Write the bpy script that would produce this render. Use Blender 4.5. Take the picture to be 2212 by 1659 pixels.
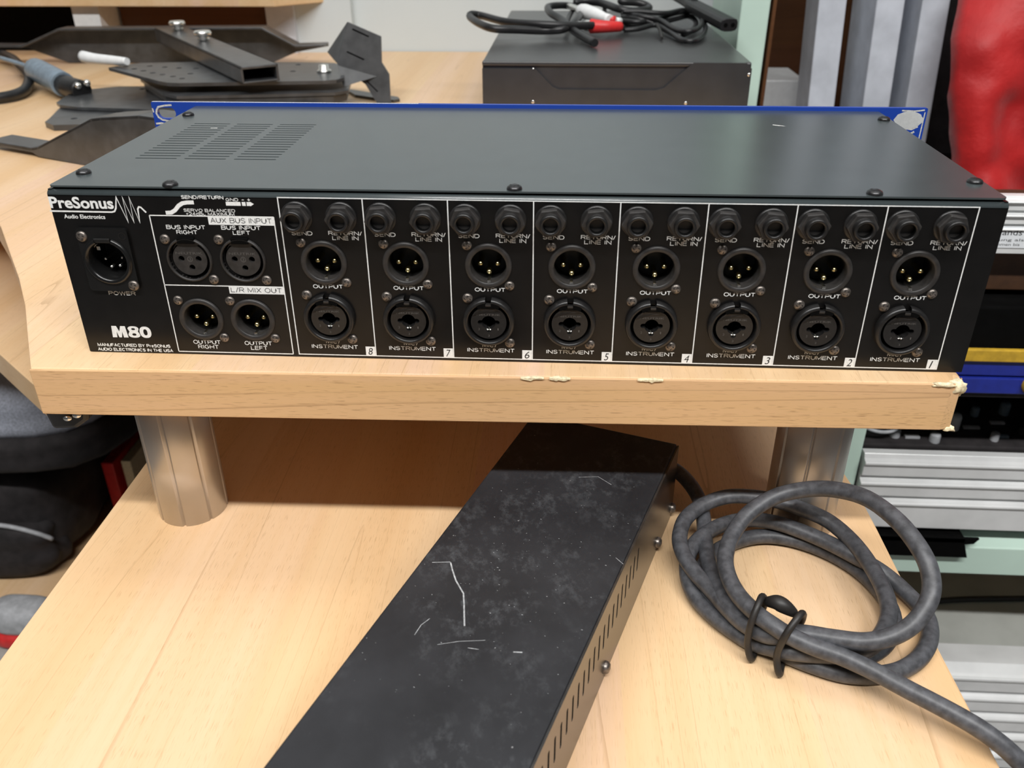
import bpy, bmesh, math, random
from mathutils import Vector, Matrix, noise

for o in list(bpy.data.objects):
    bpy.data.objects.remove(o)
SC = bpy.context.scene
COL = SC.collection
MM = 0.001
random.seed(4)

# ------------------------------------------------------------------ camera
cam_d = bpy.data.cameras.new('camera')
cam_d.sensor_width = 36.0
cam_d.lens = 1847.88 / 2212.0 * 36.0
cam_d.clip_start = 0.01
cam_d.dof.use_dof = True
cam_d.dof.focus_distance = 0.46
cam_d.dof.aperture_fstop = 14.0
cam = bpy.data.objects.new('camera', cam_d)
cam.location = (0.02162, -0.36935, 0.19484)
cam.rotation_euler = (1.06043, 0.00391, 0.05911)
COL.objects.link(cam)
SC.camera = cam

# ------------------------------------------------------------------ world, lights, exposure
w = bpy.data.worlds.new('room_light')
SC.world = w
w.use_nodes = True
w.node_tree.nodes['Background'].inputs[0].default_value = (0.93, 0.97, 1.0, 1)
w.node_tree.nodes['Background'].inputs[1].default_value = 0.07
SC.view_settings.view_transform = 'Standard'
SC.view_settings.look = 'None'
SC.view_settings.gamma = 1.0
SC.view_settings.exposure = 0.0
SC.view_settings.use_curve_mapping = False
LAMPS = [(0.1, -1.10, 1.78, 2.6, 0.09, 84.0), (0.1, 0.30, 1.78, 2.6, 0.60, 12.0)]   # x, y, z, length, width, watts


def lamp_light(x, y, z, lx, ly, watts):
    l = bpy.data.lights.new('tube_light', 'AREA')
    l.shape = 'RECTANGLE'
    l.size = lx
    l.size_y = ly
    l.energy = watts
    l.color = (1.0, 0.992, 0.975)
    o = bpy.data.objects.new('tube_light', l)
    o.location = (x, y, z)
    COL.objects.link(o)
    return o


for L in LAMPS:
    lamp_light(*L)


# ------------------------------------------------------------------ materials
def new_mat(name):
    m = bpy.data.materials.new(name)
    m.use_nodes = True
    nt = m.node_tree
    return m, nt, nt.nodes['Principled BSDF']


def nd(nt, kind, **kw):
    n = nt.nodes.new(kind)
    for k, v in kw.items():
        setattr(n, k, v)
    return n


def mth(nt, op, a, b=None, c=None):
    n = nt.nodes.new('ShaderNodeMath')
    n.operation = op
    for i, v in enumerate((a, b, c)):
        if v is None:
            continue
        if isinstance(v, (int, float)):
            n.inputs[i].default_value = v
        else:
            nt.links.new(v, n.inputs[i])
    return n.outputs[0]


def mix(nt, f, a, b):
    n = nt.nodes.new('ShaderNodeMix')
    n.data_type = 'RGBA'
    for i, v in ((0, f), (6, a), (7, b)):
        if isinstance(v, (int, float)):
            n.inputs[i].default_value = v
        elif isinstance(v, tuple):
            n.inputs[i].default_value = (*v, 1)
        else:
            nt.links.new(v, n.inputs[i])
    return n.outputs[2]


def maprange(nt, v, a, b, c=0.0, d=1.0):
    n = nt.nodes.new('ShaderNodeMapRange')
    nt.links.new(v, n.inputs[0])
    for i, x in enumerate((a, b, c, d)):
        n.inputs[i + 1].default_value = x
    return n.outputs[0]


def coords(nt, scale=(1, 1, 1), rot=(0, 0, 0), loc=(0, 0, 0)):
    t = nt.nodes.new('ShaderNodeTexCoord')
    mp = nt.nodes.new('ShaderNodeMapping')
    mp.inputs['Scale'].default_value = scale
    mp.inputs['Rotation'].default_value = rot
    mp.inputs['Location'].default_value = loc
    nt.links.new(t.outputs['Object'], mp.inputs[0])
    return mp.outputs[0]


def noi(nt, vec, scale, detail=4.0, rough=0.55, dist=0.0):
    n = nt.nodes.new('ShaderNodeTexNoise')
    n.inputs['Scale'].default_value = scale
    n.inputs['Detail'].default_value = detail
    n.inputs['Roughness'].default_value = rough
    n.inputs['Distortion'].default_value = dist
    nt.links.new(vec, n.inputs['Vector'])
    return n.outputs[0]


def bump(nt, bsdf, h, strength, dist=0.001):
    b = nt.nodes.new('ShaderNodeBump')
    b.inputs['Strength'].default_value = strength
    b.inputs['Distance'].default_value = dist
    nt.links.new(h, b.inputs['Height'])
    nt.links.new(b.outputs[0], bsdf.inputs['Normal'])


def plain(name, col, rough=0.5, metal=0.0, var=0.15, scale=120.0, bumps=0.0, spec=0.5, coat=0.0):
    """a painted / moulded surface: colour with slight mottling and optional fine grain"""
    m, nt, b = new_mat(name)
    v = coords(nt)
    n = noi(nt, v, scale, 5.0)
    f = maprange(nt, n, 0.35, 0.65)
    lo = tuple(c * (1 - var) for c in col)
    hi = tuple(min(1, c * (1 + var)) for c in col)
    nt.links.new(mix(nt, f, lo, hi), b.inputs['Base Color'])
    b.inputs['Roughness'].default_value = rough
    b.inputs['Metallic'].default_value = metal
    b.inputs['Specular IOR Level'].default_value = spec
    b.inputs['Coat Weight'].default_value = coat
    if bumps:
        bump(nt, b, noi(nt, v, 2500.0, 3.0), bumps, 0.0002)
    return m


def wood(name, grain, light, mid, dark, rough=0.38, off=0.0, strip=0.085, pores=0.36, rings=15.0, gates=(0.36, 0.56), ringmix=0.42, rsc=15.0):
    """printed beech laminate: strips of slightly different tone, soft streaks, ring lines, short dark pores"""
    m, nt, b = new_mat(name)
    k = 0.03
    sc = {'x': (k, 1, 1), 'y': (1, k, 1)}[grain]
    v = coords(nt, sc, loc=(off, off * 1.7, off * 0.3))
    t = nt.nodes.new('ShaderNodeTexCoord')
    sep = nt.nodes.new('ShaderNodeSeparateXYZ')
    nt.links.new(t.outputs['Object'], sep.inputs[0])
    across = sep.outputs[0 if grain == 'y' else 2]
    wn = nt.nodes.new('ShaderNodeTexWhiteNoise')
    wn.noise_dimensions = '1D'
    nt.links.new(mth(nt, 'FLOOR', mth(nt, 'DIVIDE', mth(nt, 'ADD', across, 5.0 + off), strip)), wn.inputs['W'])
    pinkish = (light[0] * 0.97, light[1] * 0.93, light[2] * 1.08)
    base = mix(nt, maprange(nt, wn.outputs[0], 0.15, 0.85), light, pinkish)
    base = mix(nt, maprange(nt, noi(nt, v, 26.0, 3.0, 0.5, 0.2), 0.38, 0.68, 0.0, 0.95), base, mid)
    base = mix(nt, maprange(nt, noi(nt, v, 240.0, 4.0, 0.6, 0.1), 0.45, 0.75, 0.0, 0.5), base, mid)
    ring = noi(nt, v, rsc, 1.5, 0.4, 0.25)
    fr = mth(nt, 'FRACT', mth(nt, 'MULTIPLY', ring, rings))
    line = maprange(nt, fr, 0.0, 0.05, 1.0, 0.0)
    gate = maprange(nt, noi(nt, coords(nt, (sc[0] * 3.0, sc[1] * 3.0, 1), loc=(3, 1, 2)), 40.0, 2.0), *gates)
    base = mix(nt, mth(nt, 'MULTIPLY', mth(nt, 'MULTIPLY', line, gate), ringmix), base, dark)
    pv = coords(nt, tuple(x * (1.6 if x < 0.5 else 1.0) for x in sc), loc=(off, 0, 0))
    pore = maprange(nt, noi(nt, pv, 2400.0, 1.5, 0.5), 0.60, 0.68)
    patch = maprange(nt, noi(nt, v, 60.0, 2.0), 0.35, 0.65, 0.35, 1.0)
    base = mix(nt, mth(nt, 'MULTIPLY', mth(nt, 'MULTIPLY', pore, patch), pores), base, dark)
    nt.links.new(base, b.inputs['Base Color'])
    b.inputs['Roughness'].default_value = rough
    b.inputs['Specular IOR Level'].default_value = 0.3
    return m


M = {}
WL, WM, WD = (0.81, 0.575, 0.345), (0.73, 0.475, 0.250), (0.36, 0.20, 0.085)
M['wood_top'] = wood('beech_laminate_top', 'y', WL, WM, WD)
M['wood_desk'] = wood('beech_laminate_desk', 'y', WL, WM, WD, off=3.7)
M['wood_edge'] = wood('beech_edge_band_shaded', 'x', (0.74, 0.49, 0.25), (0.68, 0.43, 0.20), (0.26, 0.14, 0.06), 0.45, off=1.3, strip=3.0, pores=0.6, rings=20.0, gates=(0.30, 0.48), ringmix=0.5, rsc=20.0)  # beech tone darkened in the colour for the less lit front edge
M['wood_brown'] = wood('dark_brown_board', 'x', (0.13, 0.055, 0.022), (0.09, 0.037, 0.015), (0.04, 0.017, 0.008))
M['chip'] = plain('exposed_chipboard', (0.82, 0.68, 0.45), 0.9, var=0.3, scale=600)
M['cover'] = plain('satin_black_cover', (0.050, 0.062, 0.065), 0.25, var=0.05, scale=60, bumps=0.05, spec=0.9)
M['panel'] = plain('black_rear_panel', (0.0050, 0.0047, 0.0047), 0.29, var=0.2, scale=90, bumps=0.05, spec=0.40)
M['inside'] = plain('black_parts_and_shade', (0.003, 0.003, 0.003), 0.8, spec=0.05)  # near-black for shade painted into holes and gaps, also for plain black parts
M['plastic'] = plain('black_connector_plastic', (0.013, 0.0125, 0.0125), 0.34, var=0.2, scale=400, bumps=0.06)
M['plastic2'] = plain('dark_grey_connector_plastic', (0.026, 0.024, 0.023), 0.45, var=0.25, scale=300, bumps=0.08)
M['cavity'] = plain('socket_shade_black', (0.004, 0.004, 0.004), 0.5)  # darker than the shell: shade deep in the sockets put into the colour
M['gold'] = plain('gold_pin', (0.86, 0.72, 0.36), 0.22, 1.0, var=0.1)
M['silver'] = plain('bright_metal', (0.85, 0.84, 0.80), 0.25, 1.0, var=0.1)
M['screw'] = plain('worn_black_screw', (0.21, 0.185, 0.165), 0.36, 0.75, var=0.5, scale=500)
M['screw_dark'] = plain('black_screw', (0.05, 0.05, 0.052), 0.3, 0.7, var=0.3, scale=500)
M['recess'] = plain('screw_recess', (0.004, 0.004, 0.004), 0.7)
M['print'] = plain('white_screen_print', (0.80, 0.82, 0.82), 0.6, var=0.08, scale=900)
M['ink'] = plain('black_ink', (0.01, 0.01, 0.012), 0.6)
M['emboss'] = plain('embossed_plastic', (0.10, 0.095, 0.09), 0.45)
M['bare'] = plain('bare_aluminium', (0.70, 0.72, 0.72), 0.4, 0.3, var=0.08, scale=200)
M['gloss'] = plain('glossy_black_plastic', (0.007, 0.007, 0.007), 0.25, var=0.1)
M['scratch'] = plain('bare_metal_scratch', (0.62, 0.62, 0.60), 0.5, 0.2, var=0.25, scale=900)
M['rubber'] = plain('grey_black_rubber', (0.070, 0.072, 0.080), 0.45, var=0.32, scale=260)
M['tie'] = plain('black_rubber_tie', (0.018, 0.016, 0.015), 0.5)
M['cord'] = plain('black_cord', (0.014, 0.014, 0.015), 0.38)
M['steel_black'] = plain('black_powder_steel', (0.046, 0.048, 0.051), 0.32, var=0.3, scale=60, bumps=0.1, spec=0.8)
M['case'] = plain('black_metal_case', (0.036, 0.036, 0.037), 0.3, var=0.1, scale=60, bumps=0.05, spec=0.8)
M['mint'] = plain('mint_painted_panel', (0.60, 0.78, 0.68), 0.5, var=0.04, scale=12)
M['white_plastic'] = plain('white_plastic', (0.85, 0.86, 0.86), 0.4, var=0.04)
M['red_plastic'] = plain('red_plastic', (0.65, 0.03, 0.03), 0.4, var=0.1)
M['blue_grey'] = plain('blue_grey_plastic', (0.19, 0.25, 0.31), 0.45, var=0.15)
M['alu'] = plain('aluminium_profile', (0.80, 0.81, 0.81), 0.28, 0.2, var=0.06, scale=25)
M['alu_grey'] = plain('grey_anodised_profile', (0.66, 0.70, 0.77), 0.45, 0.1, var=0.10, scale=30)
M['post'] = plain('satin_aluminium_post', (0.66, 0.63, 0.60), 0.42, 0.7, var=0.04, scale=20)
M['groove'] = plain('dark_groove', (0.10, 0.09, 0.085), 0.5, 0.6)
M['wall'] = plain('white_wall', (0.63, 0.69, 0.715), 0.85, var=0.02, scale=6)
M['ceiling'] = plain('white_ceiling', (0.80, 0.80, 0.80), 0.9, var=0.02, scale=6)
M['floor'] = plain('grey_floor', (0.26, 0.25, 0.24), 0.6, var=0.1, scale=8)
M['blackcloth'] = plain('black_fabric', (0.018, 0.015, 0.016), 0.8, var=0.4, scale=60)
M['piping'] = plain('pale_grey_piping', (0.42, 0.43, 0.45), 0.6)
M['greycloth'] = plain('grey_blue_fabric', (0.42, 0.45, 0.53), 0.9, var=0.25, scale=420)
M['crate_blue'] = plain('blue_plastic', (0.012, 0.025, 0.26), 0.4, var=0.1)
M['crate_yellow'] = plain('yellow_plastic', (0.55, 0.34, 0.03), 0.45)
M['brown_shade'] = plain('brown_board_in_shade', (0.055, 0.024, 0.010), 0.6)  # brown darkened to stand for the shadow on the rack shelf
M['label_white'] = plain('white_sticker', (0.80, 0.83, 0.86), 0.5, var=0.02)
M['grey_mat'] = plain('grey_board', (0.42, 0.43, 0.40), 0.6, var=0.08, scale=20)
M['lampwhite'] = plain('lamp_housing_white', (0.8, 0.8, 0.8), 0.5)


def blue_paint():
    m, nt, b = new_mat('blue_front_panel_paint')
    v = coords(nt)
    n = noi(nt, v, 90.0, 6.0, 0.7)
    f = maprange(nt, n, 0.69, 0.72)
    nt.links.new(mix(nt, f, (0.010, 0.050, 0.34), (0.55, 0.58, 0.62)), b.inputs['Base Color'])
    b.inputs['Roughness'].default_value = 0.35
    return m


M['blue'] = blue_paint()


def psu_paint():
    m, nt, b = new_mat('scuffed_black_steel')
    v = coords(nt)
    base = mix(nt, maprange(nt, noi(nt, v, 22.0, 5.0, 0.6), 0.35, 0.7), (0.016, 0.0165, 0.019), (0.028, 0.029, 0.033))
    # scuffs: patches where dusty grey rubs lie, plus tiny white specks
    area = maprange(nt, noi(nt, coords(nt, loc=(0.4, 0.1, 0)), 16.0, 4.0), 0.42, 0.62)
    rub = maprange(nt, noi(nt, coords(nt, (1, 0.75, 1), rot=(0, 0, 0.9)), 150.0, 6.0, 0.75), 0.50, 0.70)
    base = mix(nt, mth(nt, 'MULTIPLY', mth(nt, 'MULTIPLY', area, rub), 0.42), base, (0.13, 0.138, 0.148))
    sp = maprange(nt, noi(nt, v, 420.0, 2.0, 0.5), 0.745, 0.78)
    base = mix(nt, mth(nt, 'MULTIPLY', sp, 0.7), base, (0.42, 0.42, 0.42))
    nt.links.new(base, b.inputs['Base Color'])
    b.inputs['Roughness'].default_value = 0.5
    b.inputs['Specular IOR Level'].default_value = 0.35
    bump(nt, b, noi(nt, v, 1600.0, 3.0), 0.2, 0.0002)
    return m


M['psu'] = psu_paint()
M['psu_side'] = plain('black_steel_side', (0.030, 0.027, 0.025), 0.24, var=0.25, scale=200, spec=0.9)
M['scuff'] = plain('grey_scuff', (0.36, 0.37, 0.38), 0.6, var=0.35, scale=500)


def red_cloth():
    m, nt, b = new_mat('red_synthetic_cloth')
    v = coords(nt)
    base = mix(nt, maprange(nt, noi(nt, v, 14.0, 4.0), 0.3, 0.7), (0.40, 0.006, 0.008), (0.56, 0.012, 0.012))
    nt.links.new(base, b.inputs['Base Color'])
    b.inputs['Roughness'].default_value = 0.55
    b.inputs['Sheen Weight'].default_value = 0.2
    bump(nt, b, noi(nt, v, 40.0, 4.0), 0.4, 0.004)
    return m


M['red'] = red_cloth()


# ------------------------------------------------------------------ mesh helpers (all in millimetres)
class MB:
    def __init__(s):
        s.v, s.f, s.sm, s.mi = [], [], [], []

    def add(s, vs, fs, smooth=False, mi=0):
        o = len(s.v)
        s.v += [tuple(p) for p in vs]
        for f in fs:
            s.f.append(tuple(i + o for i in f))
            s.sm.append(smooth)
            s.mi.append(mi)
        return s

    def box(s, x0, x1, y0, y1, z0, z1, mi=0):
        vs = [(x, y, z) for x in (x0, x1) for y in (y0, y1) for z in (z0, z1)]
        return s.add(vs, [(0, 1, 3, 2), (4, 6, 7, 5), (0, 4, 5, 1), (2, 3, 7, 6), (0, 2, 6, 4), (1, 5, 7, 3)], mi=mi)

    def prism(s, pts, vec, mi=0, smooth=False):
        """pts: planar 3D loop, extruded along vec"""
        n = len(pts)
        q = [tuple(p[i] + vec[i] for i in range(3)) for p in pts]
        fs = [tuple(range(n - 1, -1, -1)), tuple(range(n, 2 * n))]
        s.add(list(pts) + q, fs, mi=mi)
        o = len(s.v) - 2 * n
        for i in range(n):
            j = (i + 1) % n
            s.f.append((o + i, o + j, o + n + j, o + n + i))
            s.sm.append(smooth)
            s.mi.append(mi)
        return s

    def lathe(s, prof, c=(0, 0, 0), axis='-y', n=32, smooth=True, mi=0, a0=0.0, a1=None):
        """prof: (radius, height along axis)"""
        full = a1 is None
        a1 = 2 * math.pi if full else a1
        m = n if full else n + 1
        vs, fs = [], []
        for i in range(m):
            a = a0 + (a1 - a0) * i / n
            for r, h in prof:
                u, t = r * math.cos(a), r * math.sin(a)
                p = {'-y': (u, -h, t), 'z': (u, t, h), 'x': (h, u, t), '+y': (-u, h, t)}[axis]
                vs.append((c[0] + p[0], c[1] + p[1], c[2] + p[2]))
        k = len(prof)
        for i in range(n):
            j = (i + 1) % m
            for q in range(k - 1):
                fs.append((i * k + q, j * k + q, j * k + q + 1, i * k + q + 1))
        return s.add(vs, fs, smooth, mi)

    def tube(s, pts, r, n=10, closed=False, mi=0, sub=4, flat=None):
        P = catmull(pts, sub, closed)
        k = len(P)
        vs, fs = [], []
        up = Vector((0, 0, 1))
        prev = None
        for i in range(k):
            a = P[(i - 1) % k] if (closed or i > 0) else P[i]
            b = P[(i + 1) % k] if (closed or i < k - 1) else P[i]
            t = (b - a).normalized()
            if prev is None:
                nrm = t.cross(up)
                if nrm.length < 1e-3:
                    nrm = t.cross(Vector((1, 0, 0)))
            else:
                nrm = prev - t * prev.dot(t)
            nrm.normalize()
            prev = nrm
            bn = t.cross(nrm)
            rr = r if not callable(r) else r(i / (k - 1))
            for j in range(n):
                an = 2 * math.pi * j / n
                ra, rb = (rr, rr) if flat is None else (rr * flat[0], rr * flat[1])
                vs.append(P[i] + nrm * (math.cos(an) * ra) + bn * (math.sin(an) * rb))
        for i in range(k if closed else k - 1):
            i2 = (i + 1) % k
            for j in range(n):
                j2 = (j + 1) % n
                fs.append((i * n + j, i2 * n + j, i2 * n + j2, i * n + j2))
        s.add(vs, fs, True, mi)
        if not closed:
            o = len(s.v) - len(vs)
            s.f += [tuple(o + j for j in range(n)), tuple(o + (k - 1) * n + j for j in range(n - 1, -1, -1))]
            s.sm += [False, False]
            s.mi += [mi, mi]
        return s

    def ribbon(s, pts, width, y=-0.06, closed=False, mi=0):
        """flat printed stroke in the XZ plane"""
        P = [Vector((a, b)) for a, b in pts]
        n = len(P)
        L, R = [], []
        for i in range(n):
            a = P[max(i - 1, 0)]
            b = P[min(i + 1, n - 1)]
            t1 = (P[i] - a).normalized() if i > 0 else (b - P[i]).normalized()
            t2 = (b - P[i]).normalized() if i < n - 1 else t1
            t = (t1 + t2)
            if t.length < 0.2:
                t = Vector((-t1.y, t1.x)) * 1.0
            t.normalize()
            nr = Vector((-t.y, t.x))
            d = max(0.45, abs(nr.dot(Vector((-t1.y, t1.x)))))
            L.append(P[i] + nr * (width / 2 / d))
            R.append(P[i] - nr * (width / 2 / d))
        vs = [(p.x, y, p.y) for p in L] + [(p.x, y, p.y) for p in R]
        fs = [(n + i, n + i + 1, i + 1, i) for i in range(n - 1)]
        return s.add(vs, fs, mi=mi)

    def quad_y(s, x0, x1, z0, z1, y=-0.05, mi=0):
        return s.add([(x0, y, z0), (x1, y, z0), (x1, y, z1), (x0, y, z1)], [(0, 1, 2, 3)], mi=mi)

    def superbox(s, c, h, p=4.0, n=20, lump=0.0, seed=0.0, mi=0):
        """rounded cushion-like body, half sizes h"""
        vs, fs = [], []
        nu, nv = 2 * n, n
        for i in range(nv + 1):
            th = math.pi * i / nv - math.pi / 2
            for j in range(nu):
                ph = 2 * math.pi * j / nu
                d = [math.cos(th) * math.cos(ph), math.cos(th) * math.sin(ph), math.sin(th)]
                l = sum(abs(x) ** p for x in d) ** (1 / p)
                d = [x / l for x in d]
                k = 1 + lump * noise.noise(Vector((d[0] * 2 + seed, d[1] * 2, d[2] * 2)))
                vs.append(tuple(c[q] + d[q] * h[q] * k for q in range(3)))
        for i in range(nv):
            for j in range(nu):
                j2 = (j + 1) % nu
                fs.append((i * nu + j, i * nu + j2, (i + 1) * nu + j2, (i + 1) * nu + j))
        return s.add(vs, fs, True, mi)

    def build(s, name, mats, parent=None, bevel=0.0, seg=2, origin=None, solid=0.0):
        if not isinstance(mats, (list, tuple)):
            mats = [mats]
        org = Vector(ORG.get(parent.name, (0, 0, 0))) if parent is not None else Vector(origin or (0, 0, 0))
        if parent is not None and origin is not None:
            org = Vector(origin)
        me = bpy.data.meshes.new(name)
        me.from_pydata([((x - org.x) * MM, (y - org.y) * MM, (z - org.z) * MM) for x, y, z in s.v], [], s.f)
        for m in mats:
            me.materials.append(M[m])
        me.polygons.foreach_set('use_smooth', s.sm)
        me.polygons.foreach_set('material_index', s.mi)
        me.update()
        bm = bmesh.new()
        bm.from_mesh(me)
        bmesh.ops.recalc_face_normals(bm, faces=bm.faces[:])
        bm.to_mesh(me)
        bm.free()
        o = bpy.data.objects.new(name, me)
        COL.objects.link(o)
        if parent is not None:
            o.parent = parent
            po = Vector(ORG.get(parent.name, (0, 0, 0)))
            o.location = (org - po) * MM
        else:
            o.location = org * MM
        ORG[o.name] = tuple(org)
        if bevel:
            b = o.modifiers.new('bevel', 'BEVEL')
            b.width = bevel * MM
            b.segments = seg
            b.limit_method = 'ANGLE'
            b.angle_limit = math.radians(40)
        if solid:
            b = o.modifiers.new('thickness', 'SOLIDIFY')
            b.thickness = solid * MM
        return o


ORG = {}


def catmull(pts, sub, closed=False):
    P = [Vector(p) for p in pts]
    if sub <= 1:
        return P
    n = len(P)
    out = []
    for i in range(n if closed else n - 1):
        p0 = P[(i - 1) % n] if (closed or i > 0) else P[i] * 2 - P[i + 1]
        p1, p2 = P[i], P[(i + 1) % n]
        p3 = P[(i + 2) % n] if (closed or i < n - 2) else p2 * 2 - p1
        for k in range(sub):
            t = k / sub
            out.append(0.5 * ((2 * p1) + (p2 - p0) * t + (2 * p0 - 5 * p1 + 4 * p2 - p3) * t * t + (3 * p1 - p0 - 3 * p2 + p3) * t ** 3))
    if not closed:
        out.append(P[-1])
    return out


def thing(name, label, cat, loc=(0, 0, 0), group=None):
    o = bpy.data.objects.new(name, None)
    o.empty_display_size = 0.02
    COL.objects.link(o)
    o.location = Vector(loc) * MM
    ORG[o.name] = tuple(loc)
    return tag(o, label, cat, group)


def tag(o, label, cat, group=None):
    o['label'] = label
    o['category'] = cat
    if group:
        o['group'] = group
    return o


def structure(o):
    o['kind'] = 'structure'
    return o


def circle(cx, cy, r, n=32):
    return [(cx + r * math.cos(2 * math.pi * i / n), cy + r * math.sin(2 * math.pi * i / n)) for i in range(n)]


def rrect(x0, x1, y0, y1, r, n=5):
    out = []
    for cx, cy, a in ((x1 - r, y1 - r, 0), (x0 + r, y1 - r, 90), (x0 + r, y0 + r, 180), (x1 - r, y0 + r, 270)):
        for i in range(n + 1):
            t = math.radians(a + 90 * i / n)
            out.append((cx + r * math.cos(t), cy + r * math.sin(t)))
    return out


def fill2d(loops, thick):
    """flat sheet with holes: returns (verts, faces) in millimetres, sheet in XY, 0..thick along Z"""
    cu = bpy.data.curves.new('sheet', 'CURVE')
    cu.dimensions = '2D'
    cu.fill_mode = 'BOTH'
    cu.extrude = thick / 2
    for lp in loops:
        sp = cu.splines.new('POLY')
        sp.points.add(len(lp) - 1)
        for i, (x, y) in enumerate(lp):
            sp.points[i].co = (x, y, 0, 1)
        sp.use_cyclic_u = True
    ob = bpy.data.objects.new('sheet', cu)
    COL.objects.link(ob)
    dg = bpy.context.evaluated_depsgraph_get()
    me = bpy.data.meshes.new_from_object(ob.evaluated_get(dg))
    vs = [(v.co.x, v.co.y, v.co.z + thick / 2) for v in me.vertices]
    fs = [tuple(p.vertices) for p in me.polygons]
    bpy.data.objects.remove(ob)
    bpy.data.curves.remove(cu)
    bpy.data.meshes.remove(me)
    return vs, fs


_txt = {}


def text_mesh(s, matname, bold=0.0, shear=0.0):
    key = (s, matname, bold, shear)
    if key in _txt:
        return _txt[key]
    cu = bpy.data.curves.new('lettering', 'FONT')
    cu.body = s
    cu.size = 1.0
    cu.offset = bold
    cu.shear = shear
    cu.resolution_u = 3
    ob = bpy.data.objects.new('lettering', cu)
    COL.objects.link(ob)
    dg = bpy.context.evaluated_depsgraph_get()
    me = bpy.data.meshes.new_from_object(ob.evaluated_get(dg))
    bpy.data.objects.remove(ob)
    bpy.data.curves.remove(cu)
    xs = [v.co.x for v in me.vertices]
    ys = [v.co.y for v in me.vertices]
    x0, x1, y0, y1 = min(xs), max(xs), min(ys), max(ys)
    for v in me.vertices:
        v.co = ((v.co.x - x0) / (x1 - x0) * MM, (v.co.y - y0) / (y1 - y0) * MM, 0)
    me.materials.clear()
    me.materials.append(M[matname])
    me.name = 'lettering'
    _txt[key] = me
    return me


def _arc(cx, cy, rx, ry, a0, a1, n=8):
    return [(cx + rx * math.cos(math.radians(a0 + (a1 - a0) * i / n)), cy + ry * math.sin(math.radians(a0 + (a1 - a0) * i / n))) for i in range(n + 1)]


GLY = {
    'A': (1.0, [[(0, 0), (0.5, 1), (1, 0)], [(0.2, 0.34), (0.8, 0.34)]]),
    'B': (0.95, [[(0.6, 0.54), (0, 0.54), (0, 1)] + _arc(0.6, 0.77, 0.3, 0.23, 90, -90), [(0, 0.54), (0, 0)] + _arc(0.62, 0.27, 0.33, 0.27, -90, 90)]),
    'C': (1.0, [_arc(0.5, 0.5, 0.5, 0.5, 40, 320, 16)]),
    'D': (1.0, [[(0, 0), (0, 1)] + _arc(0.5, 0.5, 0.5, 0.5, 90, -90, 12) + [(0, 0)]]),
    'E': (0.85, [[(0.85, 1), (0, 1), (0, 0), (0.85, 0)], [(0, 0.52), (0.8, 0.52)]]),
    'F': (0.8, [[(0.8, 1), (0, 1), (0, 0)], [(0, 0.52), (0.72, 0.52)]]),
    'G': (1.05, [_arc(0.5, 0.5, 0.5, 0.5, 45, 330, 16) + [(1.0, 0.48), (0.58, 0.48)]]),
    'I': (0.12, [[(0.06, 0), (0.06, 1)]]),
    'L': (0.78, [[(0, 1), (0, 0), (0.78, 0)]]),
    'M': (1.15, [[(0, 0), (0, 1), (0.575, 0.1), (1.15, 1), (1.15, 0)]]),
    'N': (1.0, [[(0, 0), (0, 1), (1, 0), (1, 1)]]),
    'O': (1.1, [_arc(0.55, 0.5, 0.55, 0.5, 90, 450, 24)]),
    'P': (0.9, [[(0, 0), (0, 1)] + _arc(0.58, 0.74, 0.32, 0.26, 90, -90) + [(0, 0.48)]]),
    'R': (0.98, [[(0, 0), (0, 1)] + _arc(0.62, 0.75, 0.33, 0.25, 90, -90) + [(0, 0.5)], [(0.55, 0.5), (0.96, 0)]]),
    'S': (0.92, [[(0.86, 0.78)] + _arc(0.46, 0.76, 0.40, 0.24, 25, 230) + _arc(0.46, 0.25, 0.44, 0.25, 60, -160)]),
    'T': (0.95, [[(0, 1), (0.95, 1)], [(0.475, 1), (0.475, 0)]]),
    'U': (0.95, [[(0, 1), (0, 0.4)] + _arc(0.475, 0.4, 0.475, 0.4, 180, 360) + [(0.95, 0.4), (0.95, 1)]]),
    'V': (1.0, [[(0, 1), (0.5, 0), (1, 1)]]),
    'W': (1.4, [[(0, 1), (0.33, 0), (0.7, 0.95), (1.07, 0), (1.4, 1)]]),
    'X': (0.95, [[(0, 0), (0.95, 1)], [(0, 1), (0.95, 0)]]),
    'Y': (0.95, [[(0, 1), (0.475, 0.5), (0.95, 1)], [(0.475, 0.5), (0.475, 0)]]),
    'H': (0.95, [[(0, 0), (0, 1)], [(0.95, 0), (0.95, 1)], [(0, 0.52), (0.95, 0.52)]]),
    '/': (0.45, [[(0, -0.05), (0.45, 1.05)]]),
    '+': (0.7, [[(0, 0.45), (0.7, 0.45)], [(0.35, 0.1), (0.35, 0.8)]]),
    '2': (0.8, [_arc(0.4, 0.7, 0.38, 0.3, 170, -40) + [(0.0, 0.0), (0.8, 0.0)]]),
    '4': (0.85, [[(0.62, 0), (0.62, 1), (0, 0.3), (0.85, 0.3)]]),
    'd': (0.7, [[(0.68, 0), (0.68, 1)], _arc(0.34, 0.34, 0.34, 0.34, 0, 360, 14)]),
    'u': (0.65, [[(0, 0.68), (0, 0.28)] + _arc(0.32, 0.28, 0.32, 0.28, 180, 360) + [(0.65, 0.68)], [(0.65, 0.68), (0.65, 0)]]),
    'r': (0.4, [[(0, 0), (0, 0.68)], [(0, 0.45)] + _arc(0.3, 0.4, 0.28, 0.26, 160, 80, 4)]),
    'e': (0.65, [[(0, 0.36), (0.64, 0.36)] + _arc(0.32, 0.34, 0.32, 0.34, 0, 310, 12)]),
}
_stk = {}


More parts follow.
